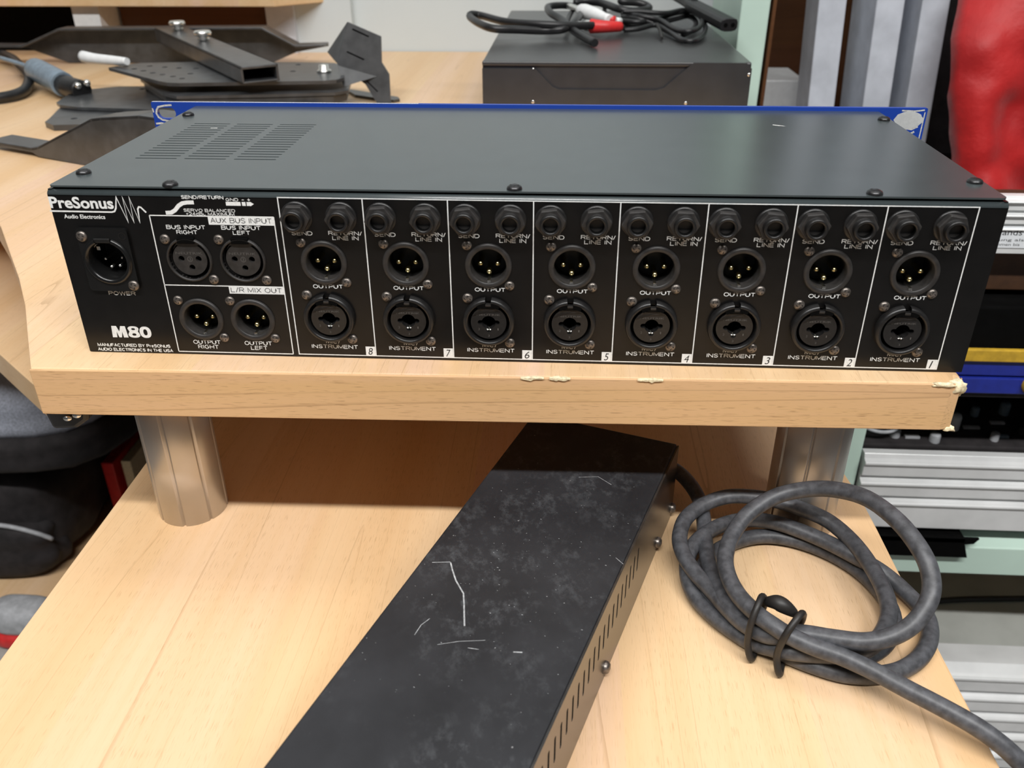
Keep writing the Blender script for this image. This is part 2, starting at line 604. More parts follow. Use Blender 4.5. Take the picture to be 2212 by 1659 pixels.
def stroke(parent, text, x0, x1, z0, z1, wt=0.32, y=-0.07, mat='print', gap=0.3):
    """wide sans lettering drawn as strokes, fitted to a box in millimetres"""
    key = (text, round(x1 - x0, 2), round(z1 - z0, 2), wt, mat)
    if key not in _stk:
        adv = 0.0
        glyphs = []
        for ch_ in text:
            if ch_ == ' ':
                adv += 0.6
                continue
            wd, st = GLY[ch_]
            glyphs.append((adv, st))
            adv += wd + gap
        tot = adv - gap
        h = z1 - z0 - wt
        kx = (x1 - x0 - wt) / tot
        mb = MB()
        for a, st in glyphs:
            for pl_ in st:
                mb.ribbon([(wt / 2 + (a + px) * kx, wt / 2 + pz * h) for px, pz in pl_], wt, 0.0)
        me = bpy.data.meshes.new('lettering')
        me.from_pydata([(a * MM, b * MM, c * MM) for a, b, c in mb.v], [], mb.f)
        me.materials.append(M[mat])
        _stk[key] = me
    o = bpy.data.objects.new('lettering', _stk[key])
    COL.objects.link(o)
    o.parent = parent
    po = ORG.get(parent.name, (0, 0, 0))
    o.location = ((x0 - po[0]) * MM, (y - po[1]) * MM, (z0 - po[2]) * MM)
    return o


def letter(parent, s, x0, x1, z0, z1, y=-0.07, mat='print', bold=0.0, shear=0.0):
    """flat print on the rear panel plane, fitted to a box in millimetres"""
    o = bpy.data.objects.new('lettering', text_mesh(s, mat, bold, shear))
    COL.objects.link(o)
    o.parent = parent
    po = ORG.get(parent.name, (0, 0, 0))
    o.location = ((x0 - po[0]) * MM, (y - po[1]) * MM, (z0 - po[2]) * MM)
    o.rotation_euler = (math.radians(90), 0, 0)
    o.scale = (x1 - x0, z1 - z0, 1)
    return o


def dup(src, parent=None, loc=None):
    c = src.copy()
    COL.objects.link(c)
    c.parent = parent
    if loc is not None:
        c.location = Vector(loc) * MM
    for ch in src.children:
        dup(ch, c)
    return c


# ================================================================== THE SETTING
fl = MB().box(-2600, 2600, -2200, 1100, -900, -850).build('floor', 'floor')
structure(tag(fl, 'grey floor under the desk', 'floor'))
wb = MB().box(-2600, 2600, 1012, 1100, -850, 1900).build('wall_back', 'wall')
structure(tag(wb, 'white wall behind the desk', 'wall'))
ce = MB().box(-2600, 2600, -2200, 1100, 1900, 1950).build('ceiling', 'ceiling')
structure(tag(ce, 'white ceiling above the desk', 'ceiling'))
for i, L in enumerate(LAMPS):
    x, y, z, lx, ly, wt = L
    X, Y, Z = x * 1000, y * 1000, z * 1000
    t = thing('ceiling_lamp', ['long fluorescent ceiling lamp in front of the desk', 'long fluorescent ceiling lamp over the back wall'][i],
              'lamp', (X, Y, 1900))
    MB().box(X - lx * 500 - 20, X + lx * 500 + 20, Y - ly * 500 - 30, Y + ly * 500 + 30, Z + 14, 1900).build('housing', 'lampwhite', t, 4)
    for sx in (-1, 1):
        MB().box(X + sx * (lx * 500 + 8), X + sx * (lx * 500 + 20), Y - ly * 500 - 30, Y + ly * 500 + 30, Z - 20, Z + 14).build('end_cap', 'lampwhite', t, 2)

# ================================================================== THE DESK (table, raised shelf, posts)
desk = thing('desk', 'beech laminate desk with a raised shelf on two aluminium posts', 'desk', (0, 0, -850))


def board(name, outline, z0, z1, mat, parent, bevel=0.8):
    return MB().prism([(x, y, z0) for x, y in outline], (0, 0, z1 - z0)).build(name, mat, parent, bevel)


shelf_out = [(-233.6, -18.6), (-225, -18.3), (204, -10.6), (209, -9.2), (210.9, -4.0), (211, 2), (205, 330), (192, 1010),
             (-1500, 1010), (-1500, 450), (-900, 438), (-740, 425), (-620, 392), (-530, 346), (-465, 292), (-412, 236), (-370, 184),
             (-335, 135.5), (-304.5, 93.5), (-278, 54), (-257, 19.5), (-242, -5)]
sh = board('raised_shelf', shelf_out, -25, 0, 'wood_top', desk)
# front edge band with its own grain
fb = [(-234.0, -19.6), (-229, -19.7), (204.3, -11.6), (209.6, -10.1), (211.8, -4.5), (211.0, -4.0), (209, -9.2), (204, -10.6), (-225, -18.3), (-233.6, -18.6)]
MB().prism([(x, y, -25.2) for x, y in fb], (0, 0, 25.0)).build('edge_band', 'wood_edge', sh, 0.5)
# chipped spots along the front edge
for cx, cy, wd, dp in ((9.5, -15.2, 11, 2.0), (22.5, -15.0, 10, 2.4), (65, -14.2, 12, 1.9)):
    mb = MB()
    n = 9
    top = [(cx - wd / 2 + wd * i / n, cy + dp * (0.25 + 0.6 * random.random()) * math.sin(math.pi * i / n) + 0.25, 0.10) for i in range(n + 1)]
    frt = [(cx + wd / 2 - wd * i / n, cy - 0.75 + 0.0187 * (wd / 2 - wd * i / n), -0.5 - 1.1 * random.random() * math.sin(math.pi * i / n)) for i in range(n + 1)]
    mid = [(cx - wd / 2 + wd * i / n, cy - 0.75, 0.0) for i in range(n + 1)]
    vs = top + mid + frt[::-1]
    fs = []
    for i in range(n):
        fs.append((i, i + 1, n + 2 + i, n + 1 + i))
        fs.append((n + 1 + i, n + 2 + i, 2 * n + 3 + i, 2 * n + 2 + i))
    mb.add(vs, fs).build('chipped_spot', 'chip', sh)
mb = MB()
mb.superbox((207.6, -8.3, -3.0), (4.6, 3.2, 3.6), 2.6, 10, 0.35, 1.0)
mb.superbox((200.5, -11.3, -0.6), (5.0, 1.2, 1.0), 2.6, 10, 0.5, 2.0)
mb.superbox((211.2, -5.5, -5.5), (0.9, 2.6, 4.0), 2.6, 10, 0.4, 3.0)
mb.build('chipped_corner', 'chip', sh)
MB().superbox((209.5, -9.5, -25.2), (2.6, 1.8, 1.3), 2.4, 8, 0.6, 4.0).build('chipped_corner', 'chip', sh)

desk_out = [(-243.5, -330), (217, -330), (213, -120.8), (210.8, 4), (210.6, 40), (209.8, 70), (207.3, 93), (203, 112), (196, 128), (184, 146),
            (164, 160), (140, 168), (100, 172), (90, 560), (-256, 560), (-250.5, 260), (-248.2, 85)]
tt = board('tabletop', desk_out, -150, -125, 'wood_desk', desk)
wing = [(-367.7, 171), (-384.5, 184.5), (-418.8, 214), (-451.6, 242.5), (-490, 272), (-530, 300), (-620, 350), (-740, 385), (-900, 398), (-1500, 402),
        (-1500, 870), (-367, 870)]
wg = board('side_tabletop', wing, -150, -125, 'wood_desk', desk)
MB().box(-1500, 190, 988, 1000, -850, -26).build('light_block_panel', 'wood_brown', desk)  # unseen panel added to keep light from behind out of the under-shelf space
MB().box(-200, 160, 480, 500, -850, -150).build('desk_support', 'wood_brown', desk)
MB().box(-225, -205, -250, 480, -850, -150).build('desk_support', 'wood_brown', desk)
MB().box(165, 185, -250, 120, -850, -150).build('desk_support', 'wood_brown', desk)


def post(cx, cy, a):
    mb = MB()
    n = 240
    pr = []
    gro = [a + k * 45 for k in range(8)]
    for i in range(n):
        t = 360 * i / n
        d = min(abs((t - g + 180) % 360 - 180) for g in gro)
        r = 20.0 if d > 1.8 else 18.9
        pr.append((cx + r * math.cos(math.radians(t)), cy + r * math.sin(math.radians(t))))
    mb.prism([(x, y, -125) for x, y in pr], (0, 0, 100), smooth=True)
    o = mb.build('post', 'post', desk)
    return o


post(-198.3, 38.4, 6)
post(166.0, 45.6, 26)
# dark fitting under the shelf beside the left post
MB().prism([(-248, -2, -25.1), (-220, -2, -25.1), (-224, -2, -40), (-231, -2, -45), (-244, -2, -46)], (0, 30, 0)).build('shelf_bracket', 'cord', desk, 2)
for x, z in ((-233, -37.5), (-227.5, -35.5)):
    MB().superbox((x, -3.4, z), (2.4, 1.5, 1.6), 2.2, 8, 0.2).build('bracket_screw', 'silver', desk)

# ================================================================== THE PREAMPLIFIER
W2, H = 213.0, 84.0
pre = thing('microphone_preamp', 'black two-unit rack preamp seen from behind, rear sockets facing front', 'preamp')
pre.location.z = 0.00015
XL = [-106.3 + 38.4 * k for k in range(8)]
XLR_O = [(x + 17.8, 49.65) for x in XL]
CMB = [(x + 17.6, 21.85) for x in XL]
JKS = [(x + 7.7, 71.6) for x in XL] + [(x + 28.1, 71.6) for x in XL]
BUS = [(-152.3, 50.1), (-126.8, 50.3)]
LRO = [(-152.3, 19.4), (-126.8, 19.6)]
POW = (-191.2, 49.2)
loops = [rrect(-W2, W2, 0.2, 80.3, 0.4)]
loops += [circle(x, z, 8.3) for x, z in XLR_O + LRO]
loops += [circle(x, z, 9.7) for x, z in BUS]
loops += [circle(x, z, 10.0) for x, z in CMB]
loops += [circle(x, z, 4.0, 20) for x, z in JKS]
loops += [circle(POW[0], POW[1], 9.5)]
vs, fs = fill2d(loops, 1.5)
rp = MB().add([(x, 1.5 - z, y) for x, y, z in vs], fs).build('rear_panel', 'panel', pre)
# bent rounded lip along the top of the rear panel
lip = [(0.0, 79.9)] + [(2.6 - 2.6 * math.cos(a), 80.1 + 2.2 * math.sin(a)) for a in [math.radians(q) for q in range(0, 91, 9)]] + [(3.4, 82.3), (3.4, 81.4), (2.6, 81.2), (1.4, 79.9)]
MB().box(-W2 + 1.6, W2 - 1.6, 3.5, 5, 76, 83.4).build('gap_shade_strip', 'inside', pre)  # black strip added to make the gap below the cover dark
MB().prism([(-W2, y, z) for y, z in lip], (2 * W2, 0, 0), smooth=True).build('panel_lip', 'cover', rp)
MB().prism([(-W2, 0.0, 2.2), (-W2, 0.35, 0.6), (-W2, 1.4, 0.0), (-W2, 6, 0.0), (-W2, 6, 1.0), (-W2, 1.5, 1.2)], (2 * W2, 0, 0)).build('panel_lip', 'panel', rp)
ch = MB()
ch.box(-W2, -W2 + 1.5, 1.5, 178, 0.1, 82.6)
ch.box(W2 - 1.5, W2, 1.5, 178, 0.1, 82.6)
ch.box(-W2, W2, 1.5, 178, 0.1, 1.4)
ch.box(-W2, W2, 176.5, 178, 0.1, 82.6)
ch.build('chassis', 'panel', pre)
MB().box(-W2 + 3, W2 - 3, 36, 37, 2, 81).build('interior_shade_sheet', 'inside', pre)  # black sheet standing in for the dark inside of the chassis
# top cover with its vent slots
sl = []
vx = [(-193.9, -172.4), (-168.6, -147.2), (-143.2, -121.7)]
for k in range(16):
    y = 50.5 + (128.2 - 50.5) * k / 15
    for a, b in vx:
        sl.append(rrect(a, b, y - 0.65, y + 0.65, 0.62, 3))
vs, fs = fill2d([rrect(-W2 + 0.6, W2 - 0.6, 1.6, 178.5, 2.0)] + sl, 0.8)
tc = MB().add([(x, y, 83.4 + z) for x, y, z in vs], fs).build('top_cover', 'cover', pre)
MB().box(-200, -115, 46, 132, 78, 79).build('vent_backing', 'inside', tc)
# pan-head screws on the cover


def pan_screw(name, r, h, mat, parent, c, axis, cross=True, ang=0.3):
    mb = MB()
    mb.lathe([(r, 0), (r, h * 0.25), (r * 0.9, h * 0.62), (r * 0.62, h * 0.88), (r * 0.3, h * 0.98), (0, h)], c, axis, 20)
    if cross:
        l, wd = r * 0.62, r * 0.15
        for k in range(2):
            a = ang + k * math.pi / 2
            ca, sa = math.cos(a), math.sin(a)
            q = []
            for u, t in ((-l, -wd), (-l * 0.4, -wd * 1.2), (l * 0.4, -wd * 1.2), (l, -wd), (l, wd), (l * 0.4, wd * 1.2), (-l * 0.4, wd * 1.2), (-l, wd)):
                d = abs(u) / r
                hh = h * (1.0 - 0.30 * d * d) + 0.03
                e, g = u * ca - t * sa, u * sa + t * ca
                q.append((c[0] + e, c[1] - hh, c[2] + g) if axis == '-y' else (c[0] + e, c[1] + g, c[2] + hh))
            mb.add(q, [tuple(range(8))], mi=1)
    return mb.build(name, [mat, 'recess'], parent, origin=c)


s0 = None
for x, y in ((-206, 21.9), (-156.5, 4.2), (0.1, 5.2), (157.3, 5.0), (207.8, 25), (-206.2, 150.3), (207.9, 154.2)):
    if s0 is None:
        s0 = pan_screw('cover_screw', 3.5, 2.1, 'screw_dark', pre, (x, y, 84.2), 'z')
    else:
        dup(s0, pre, (x, y, 84.2)).rotation_euler.z = random.random() * 1.5
# paint chip and faint scuffs on the cover
MB().add([(141, 139.6, 84.28), (146, 136.8, 84.28), (147.5, 135.2, 84.28), (143, 136.0, 84.28), (140.4, 137.8, 84.28)], [(0, 1, 2, 3, 4)]).build('paint_chip', 'scratch', tc)
MB().add([(-180, 117.6, 84.28), (-176.2, 118.0, 84.28), (-176, 116.6, 84.28), (-180, 116.6, 84.28)], [(0, 1, 2, 3)]).build('paint_chip', 'scratch', tc)

# blue front panel with rack ears
def slot(cx, cz, a, r):
    return rrect(cx - a, cx + a, cz - r, cz + r, r - 0.01, 6)


vs, fs = fill2d([rrect(-241.3, 241.3, 0, 86.4, 0.8)] + [slot(-232.2, 79.6, 6.0, 3.4), slot(-232.2, 7, 6.0, 3.4), slot(232.2, 7, 6.0, 3.4)], 3.0)
fp = MB().add([(x, 181.0 - z, y) for x, y, z in vs], fs).build('front_panel', 'blue', pre)
for pts, wd in (([(-228, 84.6), (-232.5, 84.3), (-237, 83.4), (-238.4, 81.5), (-239, 79.5), (-238, 77), (-235.8, 75.4), (-231, 74.6), (-227, 74.5)], 1.1),
                ([(-240.5, 72.9), (-237, 73.3), (-234, 72.6), (-230, 73.9)], 1.2), ([(-236, 72.5), (-234.6, 71.2)], 1.6), ([(-240.9, 82.6), (-240.6, 80.0)], 0.9),
                ([(229, 75.0), (234, 74.4), (237.2, 76.0)], 2.2), ([(230, 71.6), (234, 71.2), (236, 72.4)], 1.2), ([(226, 84.9), (234, 84.6), (239.5, 85.3)], 0.9), ([(239.9, 84), (239.8, 76), (239.7, 68)], 0.7)):
    MB().ribbon(pts, wd, 177.93).build('worn_paint', 'scratch', fp)
n = 28
disc = [(231.0 + 8.6 * math.cos(2 * math.pi * i / n) * (1 + 0.05 * math.sin(3 * i * 0.8)), 177.90, 79.3 + 5.2 * math.sin(2 * math.pi * i / n)) for i in range(n)]
MB().add(disc, [tuple(range(n))]).build('bare_metal_spot', 'bare', fp)
# bare aluminium top edge where the paint has worn
MB().box(-241.0, -70.0, 178.8, 180.4, 86.38, 86.46).build('worn_edge', 'scratch', fp)


# ---- sockets
def socket(name, parent, xz):
    return xz


def make_xlr_male(c):
    mb = MB()
    mb.lathe([(8.35, -13.0), (8.25, -5.5)], (c[0], 0, c[1]), '-y', 40, mi=1)
    mb.lathe([(8.25, -5.5), (8.25, 0.6), (8.6, 1.05), (10.2, 1.15), (10.75, 0.8), (10.9, 0.0)], (c[0], 0, c[1]), '-y', 40)
    mb.lathe([(0, -12.9), (8.35, -12.9)], (c[0], 0, c[1]), '-y', 40, mi=1)
    o = mb.build('xlr_output', ['plastic2', 'cavity'], pre, origin=(c[0], 0, c[1]))
    for dx, dz in ((-4.1, -0.4), (4.1, -0.4), (0, -4.4)):
        MB().lathe([(1.3, -12.9), (1.3, -4.3), (1.12, -3.6), (0.65, -3.15), (0, -3.0)], (c[0] + dx, 0, c[1] + dz), '-y', 14).build('pin', 'gold', o)
    MB().box(c[0] - 0.7, c[0] + 0.7, 0.6, 9, c[1] - 8.2, c[1] - 7.4).build('locking_tab', 'silver', o)
    for dx, dz in ((-9.7, 9.8), (9.7, -9.7)):
        pan_screw('mounting_screw', 2.35, 1.3, 'screw', o, (c[0] + dx, 0, c[1] + dz), '-y', ang=random.random() * 1.5)
    return o


xm = make_xlr_male(XLR_O[0])
for c in XLR_O[1:] + LRO:
    o = dup(xm, pre, (c[0], 0, c[1]))
    for chd in o.children:
        if chd.name.startswith('mounting_screw'):
            chd.rotation_euler.y = random.random() * 1.5


def insert_disc(cx, cz, r, holes, y, t):
    vs, fs = fill2d([circle(0, 0, r, 40)] + holes, t)
    return [(cx + x, y + t - z, cz + yy) for x, yy, z in vs], fs


def make_xlr_female(c):
    mb = MB()
    mb.lathe([(9.7, -12), (9.7, -0.5), (9.7, 0.8), (10.2, 1.3), (10.7, 0.9), (10.9, 0.0)], (c[0], 0, c[1]), '-y', 40)
    mb.lathe([(8.1, -10), (9.7, -10)], (c[0], 0, c[1]), '-y', 40, mi=1)
    o = mb.build('xlr_bus_input', ['plastic2', 'inside'], pre, origin=(c[0], 0, c[1]))
    vs, fs = insert_disc(c[0], c[1], 8.1, [circle(-4.1, 0.2, 1.45, 14), circle(4.1, 0.2, 1.45, 14), circle(0.3, -4.1, 1.45, 14)], 0.3, 6.0)
    ins = MB().add(vs, fs).build('insert', 'plastic2', o)
    MB().lathe([(0, -6.4), (8.1, -6.4)], (c[0], 0, c[1]), '-y', 24).build('insert_base', 'inside', o)
    MB().box(c[0] - 4.2, c[0] + 4.2, -1.25, 3, c[1] + 8.0, c[1] + 11.0).build('latch', 'inside', o, 0.5)
    MB().prism([(c[0] - 7.2, -0.0, c[1] + 4.8), (c[0] - 5.4, -0.0, c[1] + 7.0), (c[0] + 5.4, -0.0, c[1] + 7.0), (c[0] + 4.6, -0.0, c[1] + 8.6), (c[0] - 4.6, -0.0, c[1] + 8.6)],
               (0, 2, 0)).build('insert_key', 'plastic2', o)
    letter(o, 'NEUTRIK', c[0] - 6.4, c[0] + 6.4, c[1] + 2.4, c[1] + 3.6, 0.24, 'emboss')
    letter(o, '3', c[0] - 0.45, c[0] + 0.45, c[1] - 0.6, c[1] + 0.8, 0.24, 'emboss')
    MB().lathe([(1.05, -0.26), (1.3, -0.26)], (c[0], 0, c[1] + 0.1), '-y', 20).build('embossed_ring', 'emboss', o)
    for dx, dz in ((-9.9, 9.9), (9.9, -9.8)):
        pan_screw('mounting_screw', 2.4, 1.3, 'screw', o, (c[0] + dx, 0, c[1] + dz), '-y', ang=random.random() * 1.5)
    return o


xf = make_xlr_female(BUS[0])
dup(xf, pre, (BUS[1][0], 0, BUS[1][1]))


def make_combo(c):
    cx, cz = c
    mb = MB()
    g = math.radians(7)
    mb.lathe([(12.3, 0), (12.25, 2.4), (11.7, 3.4), (10.6, 3.7), (10.0, 3.3), (9.9, 2.0), (9.8, -9)], (cx, 0, cz), '-y', 48,
             a0=math.pi / 2 + g, a1=math.pi / 2 + 2 * math.pi - g)
    mb.lathe([(8.4, -6), (9.9, -6)], (cx, 0, cz), '-y', 40, mi=1)
    o = mb.build('combo_input', ['plastic', 'inside'], pre, origin=(cx, 0, cz))
    # insert face: round jack hole with three contact lobes
    hole = []
    for i in range(72):
        a = 2 * math.pi * i / 72
        r = 3.35
        for la, lr, ld in ((0, 1.15, 4.1), (math.pi, 1.15, 4.1), (-math.pi / 2, 1.3, 4.0)):
            da = (a - la + math.pi) % (2 * math.pi) - math.pi
            sn = ld * math.sin(da)
            if abs(da) < 0.6 and abs(sn) < lr:
                r = max(r, ld * math.cos(da) + math.sqrt(lr * lr - sn * sn))
        hole.append((r * math.cos(a), r * math.sin(a)))
    vs, fs = insert_disc(cx, cz, 8.5, [hole], -2.2, 8.0)
    MB().add(vs, fs).build('insert', 'plastic', o)
    MB().lathe([(0, -9), (8.5, -9)], (cx, 0, cz), '-y', 20).build('insert_base', 'inside', o)
    for dx in (-0.75, 0.75):
        MB().lathe([(0.75, -2), (0.75, 1.0), (0.5, 1.5), (0, 1.7)], (cx + dx, 0, cz - 4.3), '-y', 10).build('contact', 'silver', o)
    # latch window at the top of the groove
    vs = []
    k = 10
    for i in range(k + 1):
        a = math.radians(58 + 64 * i / k)
        vs += [(cx + 8.55 * math.cos(a), -3.72, cz + 8.55 * math.sin(a)), (cx + 10.5 * math.cos(a), -3.72, cz + 10.5 * math.sin(a))]
    MB().add(vs, [(2 * i, 2 * i + 1, 2 * i + 3, 2 * i + 2) for i in range(k)]).build('latch_window', 'inside', o)
    MB().box(cx - 1.3, cx + 1.3, -3.9, -2, cz + 8.9, cz + 10.1).build('latch', 'plastic2', o, 0.2)
    MB().prism([(cx - 7.6, -2.25, cz + 3.6), (cx - 6.2, -2.25, cz + 5.6), (cx + 5.6, -2.25, cz + 6.2), (cx + 4.0, -2.25, cz + 7.4), (cx - 4.6, -2.25, cz + 7.2)], (0, -0.35, 0)).build('insert_key', 'plastic2', o)
    letter(o, 'NEUTRIK', cx - 5.6, cx + 5.6, cz + 3.6, cz + 4.5, -2.28, 'emboss')
    letter(o, '1', cx + 4.2, cx + 4.7, cz - 4.0, cz - 2.9, -2.28, 'emboss')
    letter(o, '2', cx - 5.0, cx - 4.2, cz - 4.0, cz - 2.9, -2.28, 'emboss')
    letter(o, '3', cx - 0.4, cx + 0.4, cz - 7.4, cz - 6.3, -2.28, 'emboss')
    for dx, dz in ((-9.9, 11.45), (9.9, -11.45)):
        pan_screw('mounting_screw', 2.5, 1.4, 'screw', o, (cx + dx, 0, cz + dz), '-y', ang=random.random() * 1.5)
    return o


cm = make_combo(CMB[0])
for c in CMB[1:]:
    o = dup(cm, pre, (c[0], 0, c[1]))
    for chd in o.children:
        if chd.name.startswith('mounting_screw'):
            chd.rotation_euler.y = random.random() * 1.5


def make_jack(c):
    cx, cz = c
    mb = MB()
    mb.lathe([(3.2, -10), (3.2, 6.9)], (cx, 0, cz), '-y', 32, mi=1)
    mb.lathe([(3.2, 6.9), (3.25, 7.3), (3.5, 7.7), (4.3, 7.8), (4.7, 7.5), (4.75, 6.5), (4.5, 6.3), (4.75, 6.1), (4.75, 5.4), (4.5, 5.2), (4.75, 5.0), (4.75, 0)],
             (cx, 0, cz), '-y', 32)
    mb.lathe([(0, -10), (3.2, -10)], (cx, 0, cz), '-y', 20, mi=1)
    o = mb.build('jack_socket', ['plastic', 'inside'], pre, origin=(cx, 0, cz))
    hx = [(cx + 6.9 * math.cos(math.radians(60 * i)), -0.9, cz + 6.9 * math.sin(math.radians(60 * i))) for i in range(6)]
    MB().prism(hx, (0, -3.5, 0)).build('hex_nut', 'plastic2', o, 0.45)
    MB().lathe([(4.8, 0.95), (6.6, 0.95), (7.25, 0.6), (7.3, 0)], (cx, 0, cz), '-y', 36).build('washer', 'plastic', o)
    MB().box(cx + 0.6, cx + 1.8, 3, 3.5, cz - 0.4, cz + 0.2).build('spring_contact', 'silver', o)
    return o


jk = make_jack(JKS[0])
for c in JKS[1:]:
    o = dup(jk, pre, (c[0], 0, c[1]))
    for chd in o.children:
        if chd.name.startswith('hex_nut'):
            chd.rotation_euler.y = math.radians(random.uniform(-9, 9))

# power inlet: four-pin male socket on a square plate
px_, pz_ = POW
vs, fs = fill2d([rrect(-12.2, 12.2, -15.3, 15.9, 2.0), circle(0, 0.2, 9.4)], 1.6)
pw = MB().add([(px_ + x, -z, pz_ + y) for x, y, z in vs], fs).build('power_inlet', 'gloss', pre, 0.35, origin=(px_, 0, pz_))
mb = MB().lathe([(8.8, -14), (8.8, 0.9), (9.3, 2.4), (10.4, 3.0), (11.3, 2.5), (11.7, 1.2)], (px_, 0, pz_), '-y', 40,
                a0=math.radians(112), a1=math.radians(112 + 316))
mb.lathe([(0, -13.9), (8.8, -13.9)], (px_, 0, pz_), '-y', 30, mi=1)
mb.build('socket_ring', ['gloss', 'cavity'], pw)
for dx, dz in ((-4.6, -1.2), (3.9, -0.4), (-2.4, -5.2), (1.9, -4.6)):
    MB().lathe([(0.8, -13.9), (0.8, -4.6), (0.5, -4.1), (0, -4)], (px_ + dx, 0, pz_ + dz), '-y', 12).build('pin', 'silver', pw)
MB().box(px_ - 6.6, px_ - 5.0, 3.0, 3.4, pz_ + 3.6, pz_ + 5.4).build('contact', 'silver', pw)
MB().box(px_ - 4.4, px_ + 3.4, -2.4, 2, pz_ + 9.0, pz_ + 11.2).build('latch', 'cavity', pw, 0.4)
pan_screw('mounting_screw', 2.6, 1.3, 'screw', pw, (px_ - 9.7, -1.6, pz_ + 12.0), '-y')
pan_screw('mounting_screw', 2.6, 1.3, 'screw', pw, (px_ + 9.7, -1.6, pz_ - 12.2), '-y')
MB().lathe([(1.4, 1.7), (1.9, 1.7)], (px_ + 9.6, 0, pz_ + 12.4), '-y', 18).build('screw_hole', 'cavity', pw)

# ---- printed graphics on the rear panel
pg = MB()
lw = 0.50
x9 = XL[0] + 38.4 * 8
Zt, Zb = 80.5, 1.5
pg.quad_y(XL[0] - lw / 2, x9 + lw / 2, Zt - lw / 2, Zt + lw / 2)
pg.quad_y(XL[0] - lw / 2, x9 + lw / 2, Zb - lw / 2, Zb + lw / 2)
for k in range(9):
    xx = XL[0] + 38.4 * k
    pg.quad_y(xx - lw / 2, xx + lw / 2, Zb + lw / 2, Zt - lw / 2)
bl, br, bt, bb, bmid = -167.2, -109.3, 71.3, 1.4, 37.0
for z in (bt, bb, bmid):
    pg.quad_y(bl, br, z - lw / 2, z + lw / 2)
for x in (bl, br):
    pg.quad_y(x - lw / 2, x + lw / 2, bb, bt)
pg.build('printed_lines', 'print', rp)
for k in range(8):
    xl = XL[k]
    stroke(rp, 'SEND', xl + 4.2, xl + 14.0, 62.9, 64.9)
    stroke(rp, 'RETURN/', xl + 21.4, xl + 37.0, 63.2, 65.2)
    stroke(rp, 'LINE IN', xl + 23.0, xl + 35.2, 60.9, 62.9)
    stroke(rp, 'OUTPUT', xl + 11.2, xl + 25.6, 36.8, 38.8)
    stroke(rp, 'MIC/', xl + 14.2, xl + 21.2, 7.7, 9.7)
    stroke(rp, 'INSTRUMENT', xl + 6.7, xl + 29.8, 5.0, 7.1)
    xr = xl + 38.4
    t = MB().quad_y(xr - 4.9, xr - 0.3, 1.3, 6.5, -0.06).build('number_tile', 'print', rp)
    letter(t, str(8 - k), xr - 3.7, xr - 1.4 - (0.9 if k == 7 else 0), 2.0, 5.8, -0.09, 'ink', shear=0.2)
t = MB().quad_y(-140.0, -109.3, 67.3, 71.4, -0.06).build('title_tile', 'print', rp)
stroke(t, 'AUX BUS INPUT', -139.0, -110.4, 68.15, 70.65, 0.3, -0.09, 'ink')
t = MB().quad_y(-136.0, -109.3, 33.2, 37.0, -0.06).build('title_tile', 'print', rp)
stroke(t, 'L/R MIX OUT', -135.2, -110.4, 33.9, 36.4, 0.3, -0.09, 'ink')
for s, cx, wd, cz, h in (('BUS INPUT', -151.2, 18.5, 65.9, 2.0), ('RIGHT', -151.1, 10.0, 63.5, 2.0), ('BUS INPUT', -125.3, 18.5, 66.0, 2.0), ('LEFT', -125.4, 8.2, 63.6, 2.0),
                         ('OUTPUT', -151.9, 13.8, 6.9, 2.2), ('RIGHT', -151.6, 10.4, 4.3, 2.2), ('OUTPUT', -126.1, 13.8, 6.9, 2.2), ('LEFT', -126.0, 8.4, 4.3, 2.2),
                         ('POWER', -189.1, 13.4, 32.2, 2.0), ('SEND/RETURN', -140.9, 19.6, 80.1, 1.7), ('SERVO BALANCED', -138.7, 24.0, 74.0, 1.5), ('+24dBu MAXIMUM', -138.6, 22.6, 72.35, 1.5)):
    stroke(rp, s, cx - wd / 2, cx + wd / 2, cz - h / 2, cz + h / 2, 0.32 if h > 1.6 else 0.24)
stroke(rp, 'MANUFACTURED BY PreSONUS', -208.2, -171.0, 3.2, 5.0, 0.34)
stroke(rp, 'AUDIO ELECTRONICS IN THE USA', -208.6, -170.1, 0.75, 2.5, 0.34)
MS = [(0, 0), (0.07, 1), (0.37, 1), (0.5, 0.52), (0.63, 1), (0.93, 1), (1, 0), (0.71, 0), (0.68, 0.52), (0.58, 0), (0.42, 0), (0.32, 0.52), (0.29, 0)]
ov = lambda cx, cy, rx, ry: [(cx + rx * math.copysign(abs(math.cos(t)) ** 0.85, math.cos(t)), cy + ry * math.copysign(abs(math.sin(t)) ** 0.85, math.sin(t))) for t in [2 * math.pi * i / 28 for i in range(28)]]
eight = [(x, y) for x, y in ov(3.0, 1.72, 3.0, 1.72)[14:]] + [(5.6, 2.6), (5.1, 3.25)] + [(x, y) for x, y in ov(3.0, 4.75, 2.75, 1.5)[:15]] + [(0.9, 3.25), (0.4, 2.6)]
for nm, x0, lp in (('M', -199.3, [[(a * 8.0, b * 6.2) for a, b in MS]]), ('8', -191.0, [eight, ov(3.0, 1.75, 1.05, 0.65), ov(3.0, 4.7, 0.95, 0.55)]),
                   ('0', -185.0, [ov(2.9, 3.1, 2.9, 3.1), ov(2.9, 3.1, 1.0, 1.65)])):
    vs, fs = fill2d(lp, 0.02)
    MB().add([(x0 + x, -0.05 - z, 8.4 + y) for x, y, z in vs], fs).build('model_lettering', 'print', rp)

